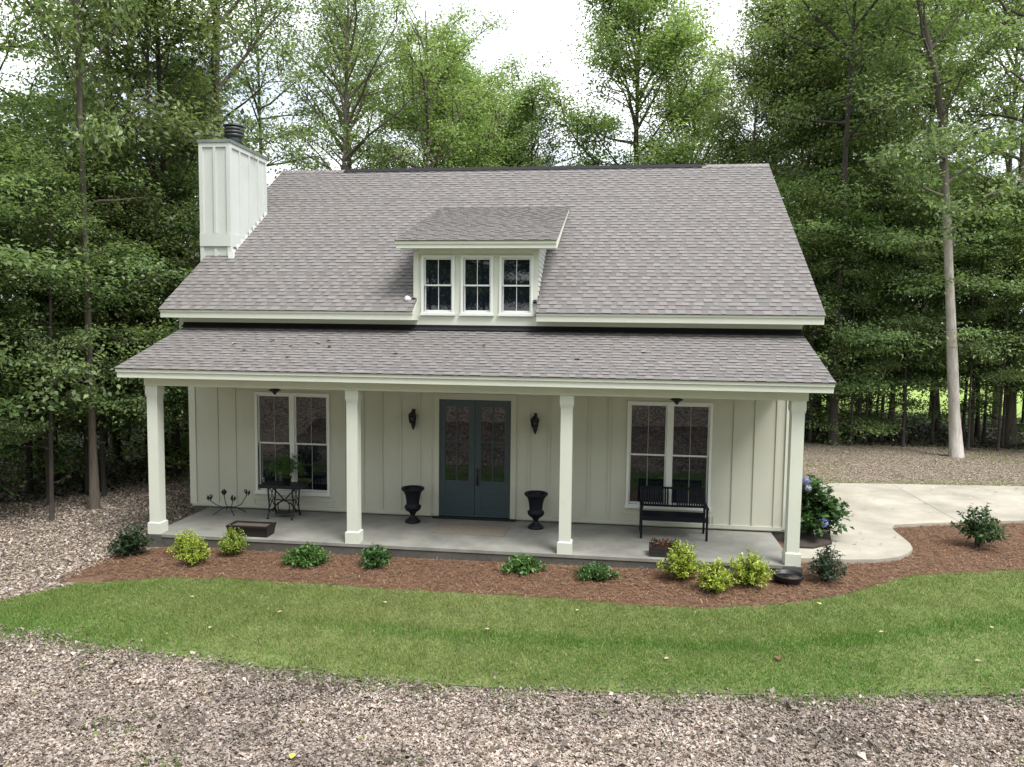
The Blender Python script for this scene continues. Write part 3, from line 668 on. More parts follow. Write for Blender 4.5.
for k in range(25):
    xx = -.56 + k * .0467
    if abs(xx) < .07 and abs(xx) > .01: continue
    w_ = .017 if abs(xx) > .01 else .010
    bk_.add([(xx - w_, bz(.56) - .006, .5605), (xx + w_, bz(.56) - .006, .5605), (xx + w_, bz(.86) - .006, .8595), (xx - w_, bz(.86) - .006, .8595), (xx - w_, bz(.56) + .006, .5605), (xx + w_, bz(.56) + .006, .5605), (xx + w_, bz(.86) + .006, .8595), (xx - w_, bz(.86) + .006, .8595)], [(0, 1, 2, 3), (7, 6, 5, 4), (0, 3, 7, 4), (1, 5, 6, 2), (0, 4, 5, 1), (3, 2, 6, 7)])
bk_.build('backrest', M_BENCH, t_)

# ceiling lights
for (x_, lab) in ((-3.77, 'dark hanging porch light before the left window'), (4.02, 'dark hanging porch light before the right window')):
    t_ = empty('ceiling_light', (x_, -1.1, 2.899), label=lab, cat='ceiling light', group='porch ceiling lights')
    b_ = MB(); b_.lathe([(.07, 0), (.07, -.03), (.014, -.04), (.014, -.20)], 16); b_.build('stem', M_IRON, t_)
    b_ = MB(); b_.lathe([(.03, -.19), (.10, -.215), (.165, -.245), (.17, -.26), (.11, -.275), (.06, -.31), (.035, -.35), (.0, -.37)], 20); b_.build('shade', M_IRON, t_); t_.scale = (.72, .72, .82)

# meter box on the left side wall, flood light on the dormer, small box on the right cheek
t_ = empty('meter_box', (WL - .02, .50, .90), label='grey utility meter box on the left side wall', cat='meter box')
b_ = MB(); b_.box(-.16, 0, -.13, .13, -.17, .17); b_.box(-.175, -.161, -.11, .11, -.13, .15); b_.build('housing', M_METER, t_)
b_ = MB(); b_.tube([(-.07, 0, -.171), (-.07, 0, -1.1)], .025, 8); b_.build('conduit', M_METER, t_)
t_ = empty('flood_light', (DX0, -.03, 4.52), label='small white floodlight at the lower left corner of the dormer', cat='flood light')
b_ = MB(); b_.box(-.01, .05, -.04, .0, -.04, .04); b_.tube([(0, -.03, .0), (-.05, -.06, .0)], .012, 6); b_.build('mount', M_IRON, t_)
b_ = MB(); b_.lathe([(.0, -.06), (.035, -.055), (.055, -.02), (.06, .03), (.05, .055), (.0, .06)], 14); o = b_.build('lamp_head', M_PLASTIC, t_); o.location = (-.085, -.09, .01); o.rotation_euler = (rad(70), 0, rad(-30))
t_ = empty('security_camera', (DX1 - .05, -.029, 4.50), label='tiny black camera on the lower right dormer trim', cat='camera')
b_ = MB(); b_.box(-.03, .03, -.05, 0, -.035, .035); b_.build('case', M_IRON, t_)
b_ = MB(); b_.tube([(0, -.05, 0), (0, -.062, 0)], .018, 10); b_.build('lens', M_GLASS, t_)

# round dish by the last column
t_ = empty('round_basin', (5.79, -2.55, float(gz(5.8, -2.55)) + .02), label='round black bowl full of leaf debris at the foot of the right column', cat='bowl')
t_.scale = (.85, .85, .95)
b_ = MB(); b_.lathe([(.21, 0), (.23, .02), (.285, .10), (.30, .135), (.295, .15), (.27, .15), (.255, .12), (.22, .085)], 36); b_.build('bowl', M_IRON, t_)
b_ = MB(); b_.lathe([(.0, .088), (.235, .09)], 30); b_.build('soil', mat('basin_debris', (.16, .125, .085), .9, .5, 18, .4, 40), t_)

# ------------------------------------------------------------------ leaves and plants
def unit(v): return v / (np.linalg.norm(v, axis=-1, keepdims=True) + 1e-9)

def leaf_quads(P, axis_, nrm, Ls, Ws, rng, fold=.12):
    """kite-shaped leaves; P (N,3) base points"""
    side = unit(np.cross(nrm, axis_)); up = np.cross(axis_, side)
    a = P; mid = P + axis_ * (Ls * .45)[:, None]; f_ = up * (Ls * fold)[:, None]
    l = mid + side * (Ws * .5)[:, None] + f_; r = mid - side * (Ws * .5)[:, None] + f_; tip = P + axis_ * Ls[:, None] - up * (Ls * .08)[:, None]
    return np.stack([a, r, tip, l], 1)

def greens(n, rng, lo, hi, dead=0.0, jit=.16):
    t = rng.random(n)[:, None] ** 1.2
    c = np.array(lo)[None] * (1 - t) + np.array(hi)[None] * t
    c = c * rng.normal(1, jit, (n, 1)).clip(.5, 1.6)
    return c.clip(.004, 1)

def curve_pts(p0, d, L_, n, rng, wob=.08, sag=0.0):
    pts = [np.array(p0, float)]; d = np.array(d, float); d /= np.linalg.norm(d)
    for i in range(n):
        d = d + rng.normal(0, wob, 3) + np.array([0, 0, sag]); d /= np.linalg.norm(d); pts.append(pts[-1] + d * L_ / n)
    return np.array(pts)

def make_tree(kind, seed, H, base, R, n_limb, per_cluster, leaf, lo, hi, bark, tr=.16, layered=False, path=None, droop=0.0, name='tall_tree', top=.45, second=6, flat=.45, sig=.42, peak=.35, low_stubs=0, needles=False):
    rng = np.random.default_rng(seed); wood = []
    n = 14; ts = np.linspace(0, 1, n)
    if path is None:
        a = rng.uniform(0, 6.28); b1, b2 = rng.normal(0, .012 * H), rng.normal(0, .016 * H)
        tp_ = np.stack([b1 * np.sin(ts * 3 + a) - b1 * np.sin(a) + b2 * ts * ts, b2 * np.sin(ts * 2.3 + a * 2) - b2 * np.sin(a * 2) + b1 * ts, ts * H], 1)
    else:
        P = np.array(path); tp_ = np.stack([np.interp(ts * H, P[:, 2], P[:, k]) for k in range(2)] + [ts * H], 1)
    rr_ = tr * (1 - ts * .86) ** .9; rr_[0] *= 1.28; rr_ *= rng.normal(1, .035, n)
    wood.append((tp_, rr_, 9))
    att = lambda z: np.array([np.interp(z, tp_[:, 2], tp_[:, k]) for k in range(3)])
    CP = []; 
    ga = rng.uniform(0, 6.28)
    for i in range(n_limb):
        t = ((i + rng.random()) / n_limb) ** (.85 if not layered else 1.0)
        z = base + (H - base) * t * (.86 if not layered else .93)
        prof = math.sqrt(max(.1, 1 - ((t - peak) / (.62 if t < peak else 1.12 - peak)) ** 2)) if not layered else math.sqrt(1 - (.93 * t) ** 2)
        Ln = R * prof * (rng.uniform(.6, 1.2) if not layered else rng.uniform(.45, 1.25))
        ga += 2.399 + rng.normal(0, .35)
        el_ = (rad(8) + rad(58) * t + rng.normal(0, .16)) if not layered else (rad(4) + rad(34) * t + rng.normal(0, .14))
        d = np.array([math.cos(ga) * math.cos(el_), math.sin(ga) * math.cos(el_), math.sin(el_)])
        p = att(z); lp = curve_pts(p, d, Ln, 6, rng, .10, -.02 if layered else .03 - droop)
        r0 = max(.014, min(tr * .5, Ln * .017)); wood.append((lp, np.linspace(r0, .008, 7), 5))
        for j in range(second):
            u = rng.uniform(.3, 1.0) if j else 1.0; q = np.array([np.interp(u * 6, range(7), lp[:, k]) for k in range(3)])
            dd = unit(lp[-1] - lp[0] + 1e-6); sd_ = np.cross(dd, [0, 0, 1]); sd_ = unit(sd_) * rng.choice([-1, 1]); L2 = Ln * rng.uniform(.22, .45) * (1.15 - .4 * u) + .25
            d2 = dd * rng.uniform(.3, .9) + sd_ * rng.uniform(.4, 1.0) + np.array([0, 0, rng.normal(.12, .25) if not layered else rng.normal(0, .10)])
            sp_ = curve_pts(q, d2, L2, 3, rng, .14, -.02)
            wood.append((sp_, np.linspace(max(.007, r0 * .4), .004, 4), 4))
            for w_ in (1, 2, 3):
                CP.append((sp_[w_], sp_[w_] - q, L2))
    for i in range(low_stubs):
        z = rng.uniform(base * .35, base); ga = rng.uniform(0, 6.28); lp = curve_pts(att(z), (math.cos(ga), math.sin(ga), .25), rng.uniform(.5, 1.8), 4, rng, .12, .0); wood.append((lp, np.linspace(.03, .006, 5), 4))
    # wood mesh
    VV = []; FF = []; off = 0
    for P, r_, k in wood:
        v, f = tube_arr(P, r_, k); VV.append(v); FF += [tuple(q + off for q in g) for g in f]; off += len(v)
    me = bpy.data.meshes.new('trunk'); me.from_pydata(np.concatenate(VV).tolist(), [], FF); me.materials.append(bark)
    me.polygons.foreach_set('use_smooth', [True] * len(FF)); me.update()
    # leaves
    C = np.array([c[0] for c in CP]); m_ = len(C)
    cnt = np.maximum(3, (per_cluster * rng.uniform(.35, 1.6, m_))).astype(int)
    idx = np.repeat(np.arange(m_), cnt); N_ = len(idx)
    sg = sig * rng.uniform(.7, 1.3, m_)[idx]
    offs = rng.normal(0, 1, (N_, 3)) * np.stack([sg, sg, sg * flat], 1)
    P = C[idx] + offs
    if layered: P[:, 2] -= .10 * (offs[:, 0] ** 2 + offs[:, 1] ** 2)
    out = unit(P - att(H * .6)[None] * np.array([1, 1, 0]) - np.array([0, 0, 1]) * (base + (H - base) * .35))
    ax = unit(rng.normal(0, 1, (N_, 3)) + offs * 1.2 + np.array([0, 0, -.35]))
    nr = unit(rng.normal(0, .55, (N_, 3)) + np.array([0, 0, 1.0]) + out * .45)
    ax = unit(ax - nr * np.sum(ax * nr, 1, keepdims=True) * .8)
    Ls = leaf * rng.uniform(.65, 1.35, N_); Ws = Ls * (rng.uniform(.42, .62, N_) if not needles else .10)
    Q = leaf_quads(P, ax, nr, Ls, Ws, rng)
    cl = rng.normal(1, .14, m_)[idx][:, None]
    cm = np_mesh('crown', Q, 4, greens(N_, rng, lo, hi) * cl, M_LEAF)
    return name, me, cm

G_D, G_L = (.090, .146, .050), (.218, .292, .096)
G_B, G_BL = (.104, .174, .046), (.230, .318, .092)
G_U, G_UL = (.078, .156, .048), (.195, .298, .086)
PROTO = {
    'tallA': make_tree('t', 11, 20, 7.5, 4.4, 26, 24, .150, G_D, G_L, M_BARK, .165, low_stubs=4, sig=.34, peak=.45),
    'tallB': make_tree('t', 12, 22, 9.5, 4.2, 26, 24, .150, G_D, G_L, M_BARKD, .15, low_stubs=5, sig=.33, peak=.5),
    'tallC': make_tree('t', 13, 18, 5.5, 4.2, 28, 26, .145, G_B, G_BL, M_BARK, .14, low_stubs=3, sig=.34, peak=.42),
    'openA': make_tree('t', 24, 17, 4.2, 4.8, 34, 66, .150, G_B, G_BL, M_BARK, .15, sig=.38, peak=.55, second=8),
    'openB': make_tree('t', 22, 16, 4.2, 4.6, 30, 50, .145, G_B, G_BL, M_BARK, .15, sig=.36, peak=.5, second=7),
    'slimA': make_tree('t', 31, 16, 4.2, 2.3, 28, 28, .135, G_D, G_L, M_BARKD, .095, sig=.30, name='slender_tree', low_stubs=5, peak=.5),
    'slimB': make_tree('t', 32, 18, 6.5, 2.5, 28, 28, .135, G_D, G_BL, M_BARK, .11, sig=.30, name='slender_tree', low_stubs=5, peak=.5),
    'underA': make_tree('t', 41, 7.5, 1.9, 3.0, 26, 40, .112, G_U, G_UL, M_BARKD, .075, True, sig=.38, flat=.22, name='understory_tree'),
    'underB': make_tree('t', 42, 9.0, 2.3, 3.2, 28, 40, .112, G_U, G_UL, M_BARKD, .085, True, sig=.38, flat=.24, name='understory_tree'),
    'underC': make_tree('t', 43, 6.0, 1.0, 2.5, 22, 40, .105, G_U, G_BL, M_BARKD, .06, True, sig=.35, flat=.22, name='understory_tree'),
    'pine': make_tree('t', 51, 17, 8.5, 2.0, 22, 40, .26, (.045, .085, .045), (.10, .15, .075), M_BARK, .13, sig=.24, needles=True, name='pine_tree', low_stubs=8, flat=.7),
}
used = {}
def plant(kind, x, y, s=1.0, rz=None, label='', group=None, sz=None, tilt=(0, 0)):
    nm, tm, cm = PROTO[kind]; rz = random.Random(int(x * 977 + y * 331)).uniform(0, 6.28) if rz is None else rz
    if kind not in used:
        o = empty(nm); link('trunk', tm, o); link('crown', cm, o); used[kind] = o
    else: o = copy_tree(used[kind])
    for k_ in ('group', 'label', 'category'):
        if k_ in o: del o[k_]
    o.location = (x, y, float(gz(x, y)) - .08); o.rotation_euler = (tilt[0], tilt[1], rz); o.scale = (s, s, sz or s)
    return tag(o, label, {'pine_tree': 'pine'}.get(nm, 'tree'), group)

# trees one can point to
pale_path = [(0, 0, 0), (-.08, 0, .6), (-.19, 0, 1.9), (-.30, 0, 3.2), (-.41, 0, 4.5), (-.70, 0, 7.7), (-1.08, 0, 11.5), (-1.45, 0, 13.1), (-1.93, 0, 14.6), (-2.3, .2, 17), (-2.5, .3, 20)]
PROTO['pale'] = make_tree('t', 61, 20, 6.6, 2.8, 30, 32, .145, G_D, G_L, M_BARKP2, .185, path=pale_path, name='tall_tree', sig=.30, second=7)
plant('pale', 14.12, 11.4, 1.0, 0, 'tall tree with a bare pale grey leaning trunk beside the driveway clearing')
plant('slimA', -9.15, 4.35, 1.2, 3.4, 'grey-barked trunk between house corner and woods, seen just right of the left porch column', sz=1.12)
plant('slimB', -8.75, .35, .82, 2.2, 'tall tree with straight trunk rising left of the chimney above the porch roof', sz=1.2)
plant('tallC', -11.2, -3.6, 1.0, .6, 'bright leafy tree reaching in at the upper left corner above the leaf litter')
plant('openA', 4.0, 27.0, 1.25, .7, 'spreading light green tree with open crown over the right half of the ridge', sz=1.28)
plant('openB', 6.6, 30.5, 1.15, 2.0, 'rounded light green tree just right of the open-crowned tree over the ridge')
plant('slimA', -1.5, 25.5, 1.1, 1.1, 'slender lone tree standing in the sky gap over the middle of the ridge')
plant('tallB', 10.69, 13.2, .95, 4.0, 'tall dark-trunked tree at the wood edge just right of the house')
plant('tallA', 17.1, 14.3, 1.1, 3.0, 'thick dark-trunked tree at the right edge of the clearing')

for dx, dy, a in ((0, 0, .0), (.7, .25, 1.9), (-.55, .35, 4.1)):
    plant('slimB', 11.2 + dx, 17.4 + dy, 1.0, a, 'one stem of the clump of slender trees behind the right roof end', 'clump of slender stems right of the roof', tilt=(dy * .05, dx * .07))
LW, BW, RW = 'trees in the woods left of the house', 'trees behind the house', 'trees in the woods right of the house'
rnd = random.Random(5)
U_L = 'understory tree with flat layered green boughs at the edge of the left woods'
for x, y, k, s in ((-11.3, -2.2, 'underB', .95), (-12.6, .2, 'underC', 1.05), (-11.9, 3.2, 'underC', 1.05), (-11.0, 5.8, 'underC', 1.05), (-13.6, 2.4, 'underC', 1.15), (-9.7, 8.8, 'underC', 1.0), (-10.6, -.4, 'underA', 1.0), (-9.9, 1.7, 'underA', .85), (-11.6, 1.8, 'underB', 1.05), (-9.6, 4.6, 'underB', .95), (-12.8, -1.6, 'underB', 1.0), (-13.2, 4.2, 'underA', 1.15), (-11.0, 7.2, 'underA', 1.1), (-8.6, 7.4, 'underC', 1.1), (-14.2, 8.4, 'underB', 1.1), (-15.4, .8, 'underA', 1.1), (-9.6, 11.0, 'underB', 1.0), (-12.6, 12.2, 'underA', 1.0)):
    plant(k, x, y, s, None, U_L, LW + ', understory')
T_L = 'tall forest tree inside the woods left of the house, trunk half hidden by lower boughs'
for x, y, k, s in ((-12.2, 6.2, 'tallC', 1.0), (-10.2, 8.6, 'tallA', .95), (-17.2, 1.0, 'tallC', 1.1), (-14.6, 10.2, 'tallB', 1.0), (-16.6, 14.0, 'tallA', 1.0), (-8.4, 15.8, 'tallA', .92), (-20.5, 12.0, 'tallC', 1.1), (-13.4, 18.8, 'tallB', .95), (-9.2, 3.2, 'slimA', .9), (-14.4, -2.6, 'slimA', 1.0)):
    plant(k, x, y, s, None, T_L, LW + ', tall')
for x, y, s in ((-13.9, 13.0, .85), (-15.6, 17.0, .9), (-11.9, 10.0, .8)):
    plant('pine', x, y, s, None, 'thin scrubby pine with sparse needles deep in the woods left of the chimney', 'thin pines left of the chimney')
B_L = 'leafy tree standing behind the roof ridge left of the sky gap'
for x, y, k, s in ((-6.2, 18.0, 'tallC', .98), (-9.8, 21.0, 'tallA', .95), (-4.9, 22.6, 'openB', 1.02), (-7.2, 25.5, 'tallB', .86), (-3.4, 27.5, 'openB', .92), (-2.0, 31.0, 'tallC', .80), (-4.6, 31.5, 'openA', 1.02), (-8.0, 29.5, 'openA', 1.08), (-11.8, 26.0, 'tallA', 1.0)):
    plant(k, x, y, s, None, B_L, BW + ', left of the sky gap')
B_R = 'leafy tree standing behind the right end of the roof ridge'
for x, y, k, s in ((9.4, 25.0, 'tallC', 1.0), (8.6, 19.6, 'slimB', .95), (11.6, 21.5, 'openA', 1.08), (11.2, 18.0, 'slimA', 1.05), (13.4, 24.0, 'tallB', 1.0), (8.4, 31.5, 'slimA', .95)):
    plant(k, x, y, s, None, B_R, BW + ', right end of the ridge')
for x, y, k, s in ((2.6, 31.0, 'underB', 1.2), (-.8, 33.0, 'underB', 1.15), (4.6, 31.8, 'underB', 1.3), (1.0, 34.5, 'underA', 1.4), (-3.6, 34.0, 'underA', 1.2), (6.2, 34.5, 'underB', 1.1), (9.4, 33.0, 'underA', 1.25), (-7.2, 33.0, 'underB', 1.2)):
    plant(k, x, y, s, None, 'low bushy tree just showing over the roof ridge', 'low trees over the ridge')
U_R = 'understory tree with flat layered green boughs along the wood edge right of the house'
for x, y, k, s in ((9.2, 14.2, 'underB', 1.05), (11.8, 14.0, 'underA', 1.0), (13.6, 14.6, 'underB', 1.0), (15.6, 13.9, 'underA', 1.05), (18.4, 13.2, 'underB', 1.1), (17.0, 16.6, 'underB', 1.1), (13.0, 17.0, 'underA', 1.15), (10.2, 17.0, 'underC', 1.2), (15.0, 18.6, 'underB', 1.1), (19.6, 18.6, 'underA', 1.2), (12.9, 15.6, 'underC', .95), (16.6, 15.2, 'underC', .95), (11.6, 16.4, 'underC', 1.0), (9.0, 15.8, 'underC', .9)):
    plant(k, x, y, s, None, U_R, RW + ', understory')
T_R = 'tall forest tree inside the woods right of the house, trunk half hidden by lower boughs'
for x, y, k, s in ((12.4, 14.9, 'slimA', 1.05), (16.2, 18.4, 'tallC', 1.1), (19.4, 20.4, 'tallC', 1.1), (17.6, 22.5, 'tallB', 1.0), (15.4, 21.4, 'slimB', 1.1), (22.4, 22.0, 'tallB', 1.1), (13.4, 19.6, 'slimB', 1.0)):
    plant(k, x, y, s, None, T_R, RW + ', tall')
for x, y, s in ((10.0, 13.6, .6), (12.0, 13.9, .6), (12.7, 14.4, .7), (14.4, 14.2, .6), (15.6, 14.6, .65), (16.6, 13.8, .6), (17.6, 13.3, .55), (18.6, 14.2, .65), (-9.4, 1.6, .55), (-10.6, 2.6, .6), (-10.9, -1.4, .6), (13.1, 13.3, .55), (11.3, 13.2, .5), (16.1, 13.0, .5), (15.1, 12.9, .45), (18.1, 12.6, .5), (-9.0, -.7, .5), (-10.0, .5, .55), (-9.9, 2.2, .5), (-8.8, 2.6, .5)):
    plant('slimA', x, y, s, None, 'thin young sapling with a bare stem at the edge of the woods', 'saplings at the wood edge')
# the far side of the meadow
far = random.Random(17)
for i in range(46):
    a = rad(-74 + 142 * (i + far.random() * .8) / 46); d = far.uniform(60, 84)
    plant(far.choice(['tallA', 'tallC', 'openB', 'tallB', 'underB']), 2.8 + d * math.sin(a), -15 + d * math.cos(a), far.uniform(.72, .95), None, 'distant tree along the far side of the sunlit meadow beyond the woods', 'trees beyond the meadow')
# unseen low trees added behind the camera to block sky reflections in the panes
beh = random.Random(23)
for i in range(12):
    plant(['underB', 'underA'][i % 2], -17 + i * 3.4 + beh.uniform(-.8, .8), -29.5 + beh.uniform(-1.5, 1.5), beh.uniform(1.2, 1.45), None, 'unseen low boughed tree behind the camera, added to darken the window panes', 'unseen low trees added behind the camera')
for i in range(14):
    plant(['underA', 'underB'][i % 2], -20 + i * 3.3 + beh.uniform(-.8, .8), -25 + beh.uniform(-1.5, 1.5), beh.uniform(1.1, 1.3), None, 'unseen low boughed tree behind the camera, added to darken the window panes', 'unseen low trees added behind the camera')

# ------------------------------------------------------------------ shrubs
def shrub(name, loc, R, H, n_br, per, leaf, lo, hi, seed, label, cat='shrub', group=None, up=.6, wid=.5, open_=.35, stem_h=0.0):
    rng = np.random.default_rng(seed); t_ = empty(name, loc, label=label, cat=cat, group=group)
    st_ = MB(); Ps = []; As = []; Lf = []
    for i in range(n_br):
        a = rng.uniform(0, 6.28); q = rng.random() ** .6; r_ = R * q * rng.uniform(.75, 1.1); h_ = H * (1 - .62 * q * q) * rng.uniform(.72, 1.12)
        p0 = np.array([rng.normal(0, .03), rng.normal(0, .03), 0]); p3 = np.array([r_ * math.cos(a), r_ * math.sin(a), max(h_, .06)])
        p1 = p0 + np.array([0, 0, max(stem_h, .12 * H)]); p2 = np.array([p3[0] * .6, p3[1] * .6, max(p3[2] * .62, p1[2])])
        P = np.array([p0, p1, p2, p3]); st_.tube(P, [.010, .008, .006, .003], 4)
        for k in range(per):
            u = open_ + (1 - open_) * rng.random() ** .7; s_ = u * 3; j = min(2, int(s_)); pt = P[j] + (P[j + 1] - P[j]) * (s_ - j); d_ = unit(P[j + 1] - P[j])
            Ps.append(pt + rng.normal(0, .018, 3)); v = rng.normal(0, 1, 3); v -= d_ * v.dot(d_); As.append(unit(unit(v) + d_ * up)); Lf.append(1 + .25 * (1 - u))
    Ps = np.array(Ps); As = np.array(As); n_ = len(Ps); Ls = leaf * rng.uniform(.7, 1.3, n_) * np.array(Lf)
    nr = unit(rng.normal(0, .5, (n_, 3)) + np.array([0, 0, 1.0])); Q = leaf_quads(Ps, As, nr, Ls, Ls * wid, rng)
    Q[..., 2] = np.maximum(Q[..., 2], .01)
    st_.build('stem', M_STEM, t_); link('foliage', np_mesh('foliage', Q, 4, greens(n_, rng, lo, hi), M_SHRUBLEAF), t_)
    return t_
YL, YH = (.20, .28, .035), (.46, .54, .085)
GL, GH = (.040, .105, .026), (.135, .25, .06)
DL, DH = (.018, .040, .022), (.055, .095, .055)
def P_(x, y): return (x, y, float(gz(x, y)))
shrub('shrub', P_(-5.78, -2.78), .42, .55, 55, 26, .065, DL, (.06, .10, .04), 1, 'dark green spreading shrub in the mulch before the left column')
shrub('shrub', P_(-4.80, -2.62), .30, .50, 60, 36, 0.040, YL, YH, 2, 'rear one of the two yellow-green shrubs at the left end of the bed', group='yellow-green shrubs')
shrub('shrub', P_(-4.36, -3.08), .33, .50, 66, 36, 0.040, YL, YH, 3, 'front one of the two yellow-green shrubs at the left end of the bed', group='yellow-green shrubs')
shrub('shrub', P_(-3.98, -2.50), .30, .50, 66, 33, 0.040, YL, (.30, .40, .07), 4, 'single yellow-green shrub in the mulch before the brown trough planter', group='yellow-green shrubs')
shrub('shrub', P_(-2.45, -2.78), .44, .33, 70, 26, .065, GL, GH, 5, 'low green mounded shrub left of the second column')
shrub('shrub', P_(-1.22, -2.72), .36, .34, 50, 22, .065, GL, (.08, .16, .05), 6, 'low ragged green shrub just right of the second column')
shrub('shrub', P_(1.38, -2.62), .38, .27, 56, 24, .065, GL, GH, 7, 'low green shrub in the mulch before the right urn')
shrub('shrub', P_(2.62, -2.78), .40, .24, 58, 24, .060, GL, (.10, .17, .06), 8, 'low green shrub just right of the third column')
shrub('shrub', P_(4.05, -2.68), .42, .66, 78, 39, 0.045, YL, YH, 9, 'tall leftmost yellow-green shrub of the three before the bench', group='yellow-green shrubs')
shrub('shrub', P_(4.52, -3.18), .34, .50, 69, 39, 0.043, YL, YH, 10, 'frontmost yellow-green shrub of the three before the bench', group='yellow-green shrubs')
shrub('shrub', P_(5.12, -2.80), .46, .62, 75, 39, 0.045, YL, YH, 11, 'wide rightmost yellow-green shrub of the three before the bench', group='yellow-green shrubs')
shrub('shrub', P_(6.46, -2.38), .36, .62, 50, 22, .060, DL, DH, 12, 'dark blue-green shrub in the mulch below the concrete walk')
shrub('shrub', P_(9.92, .16), .52, .84, 46, 20, .085, (.020, .055, .020), (.075, .135, .045), 13, 'round green shrub on a short stem alone in the mulch island by the driveway', stem_h=.22, open_=.45)
hy = shrub('hydrangea', (6.80, .16, -.06), .68, 1.08, 120, 24, .115, (.022, .060, .018), (.075, .145, .040), 14, 'leafy hydrangea with blue flower heads beside the right end of the porch', cat='hydrangea', wid=.68)
rng = np.random.default_rng(3)
for (fx, fy, fz, fr, c) in ((-.20, -.22, 1.13, .080, (.26, .26, .50)), (-.16, -.30, 1.00, .06, (.36, .36, .52)), (.12, -.42, .37, .10, (.30, .34, .72))):
    d_ = unit(rng.normal(0, 1, (130, 3))); p_ = np.array([fx, fy, fz]) + d_ * fr * rng.uniform(.85, 1.05, (130, 1))
    ax = unit(np.cross(d_, rng.normal(0, 1, (130, 3)))); Q = leaf_quads(p_ - ax * .02, ax, d_, np.full(130, .042), np.full(130, .036), rng, .05)
    link('flower_head', np_mesh('flower_head', Q, 4, np.array(c)[None] * rng.normal(1, .15, (130, 1)), M_PETAL), hy)

# fern on the treadle table, with its pot
ff = empty('potted_fern', (-3.80, -.50, .696), label='arching green fern in a small pot on the black treadle table', cat='potted plant')
b_ = MB(); b_.lathe([(.07, 0), (.075, .01), (.095, .13), (.105, .135), (.105, .155), (.09, .155), (.085, .12)], 18); b_.build('pot', M_DBROWN, ff)
rng = np.random.default_rng(9); Ps = []; As = []; Ns = []
for i in range(110):
    a = rng.uniform(0, 6.28); l_ = rng.uniform(.22, .44); h_ = rng.uniform(.16, .46)
    for u in np.linspace(.15, 1, 16):
        pt = np.array([math.cos(a) * l_ * u, math.sin(a) * l_ * u * .8, .14 + h_ * math.sin(u * 2.5) / .9 - .10 * u * u])
        for s_ in (-1, 1): Ps.append(pt); As.append(unit(np.array([-math.sin(a) * s_ + .5 * math.cos(a), math.cos(a) * s_ + .5 * math.sin(a), -.15]))); Ns.append((0, 0, 1))
n_ = len(Ps); Q = leaf_quads(np.array(Ps), np.array(As), unit(np.array(Ns) + rng.normal(0, .3, (n_, 3))), rng.uniform(.03, .055, n_), np.full(n_, .016), rng)
link('fronds', np_mesh('fronds', Q, 4, greens(n_, rng, (.05, .12, .035), (.16, .28, .08)), M_SHRUBLEAF), ff)
# withered flowers in the box planter
bpx = [o for o in COL.objects if o.name == 'box_planter'][0]
n_ = 260; p_ = np.stack([rng.uniform(-.23, .23, n_), rng.uniform(-.12, .12, n_), rng.uniform(.15, .26, n_)], 1); ax = unit(rng.normal(0, 1, (n_, 3)))
cc = np.where(rng.random((n_, 1)) < .35, np.array([[.16, .045, .03]]), np.array([[.05, .06, .03]])) * rng.normal(1, .2, (n_, 1))
link('flowers', np_mesh('flowers', leaf_quads(p_, ax, unit(rng.normal(0, 1, (n_, 3)) + [0, 0, .5]), rng.uniform(.04, .08, n_), rng.uniform(.02, .04, n_), rng), 4, cc.clip(.005, 1), M_SHRUBLEAF), bpx)

# ------------------------------------------------------------------ ground cover
rng = np.random.default_rng(77)
def snoise(x, y, s, seed):
    r = np.random.default_rng(seed); o = np.zeros_like(x)
    for k in range(7):
        a = r.uniform(0, 6.28); f = s * r.uniform(.5, 1.9); o += np.sin((x * math.cos(a) + y * math.sin(a)) * f + r.uniform(0, 6.28))
    return o / 2.6
# grass
N_ = 420000
x = rng.uniform(-10, 12.5, N_); yb, yf = lawn_back(x), lawn_front(x); e1 = snoise(x, x * 0, 5, 1) * .06; e2 = snoise(x, x * 0 + 3, 6, 2) * .10
u = rng.random(N_); y = yf + e2 - .32 + (yb + e1 + .05 - yf - e2 + .32) * u
keep = rng.random(N_) < np.clip(np.minimum(.03 + (y - (yf + e2 - .32)) / .62, .10 + ((yb + e1 + .05) - y) / .30), 0, 1)
bald = snoise(x, y, 1.6, 5); keep &= rng.random(N_) < np.clip(.95 + .25 * bald, .45, 1)
x, y = x[keep], y[keep]; n_ = len(x); z = gz(x, y) + .010
v = (y - lawn_front(x)) / np.maximum(.5, lawn_back(x) - lawn_front(x))
band = np.exp(-((v - .50 - .04 * snoise(x, y, .4, 9)) / .07) ** 2) * np.clip((x + 3) / 3, 0, 1)
low = np.clip(1 - v / .5, 0, 1)
gq = np.clip(.38 + .42 * low + .6 * band +   .15 * snoise(x, y, .9, 11) + .08 * snoise(x * .5, y * 2.2, 2.2, 12) + np.clip((x - 5) / 5, 0, 1) * .35 + rng.normal(0, .27, n_), 0, 1)[:, None]
col = np.array([[.205, .225, .078]]) * (1 - gq) + np.array([[.092, .205, .032]]) * gq
yel = rng.random((n_, 1)) < .07; col = np.where(yel, np.array([[.34, .30, .16]]), col) * rng.normal(1, .17, (n_, 1)).clip(.5, 1.6)
h = rng.uniform(.020, .050, n_) * (1 + .5 * band) * (1 + .16 * np.clip(snoise(x, y, 7, 15), -1, 1.5)) * (1 + .6 * (rng.random(n_) < .03)); a = rng.uniform(0, 6.28, n_); ln_ = rng.normal(0, .022, (n_, 2)); w_ = rng.uniform(.0028, .006, n_)
p = np.stack([x, y, z], 1); sd_ = np.stack([np.cos(a) * w_, np.sin(a) * w_, 0 * a], 1); tip = p + np.stack([ln_[:, 0], ln_[:, 1], h], 1)
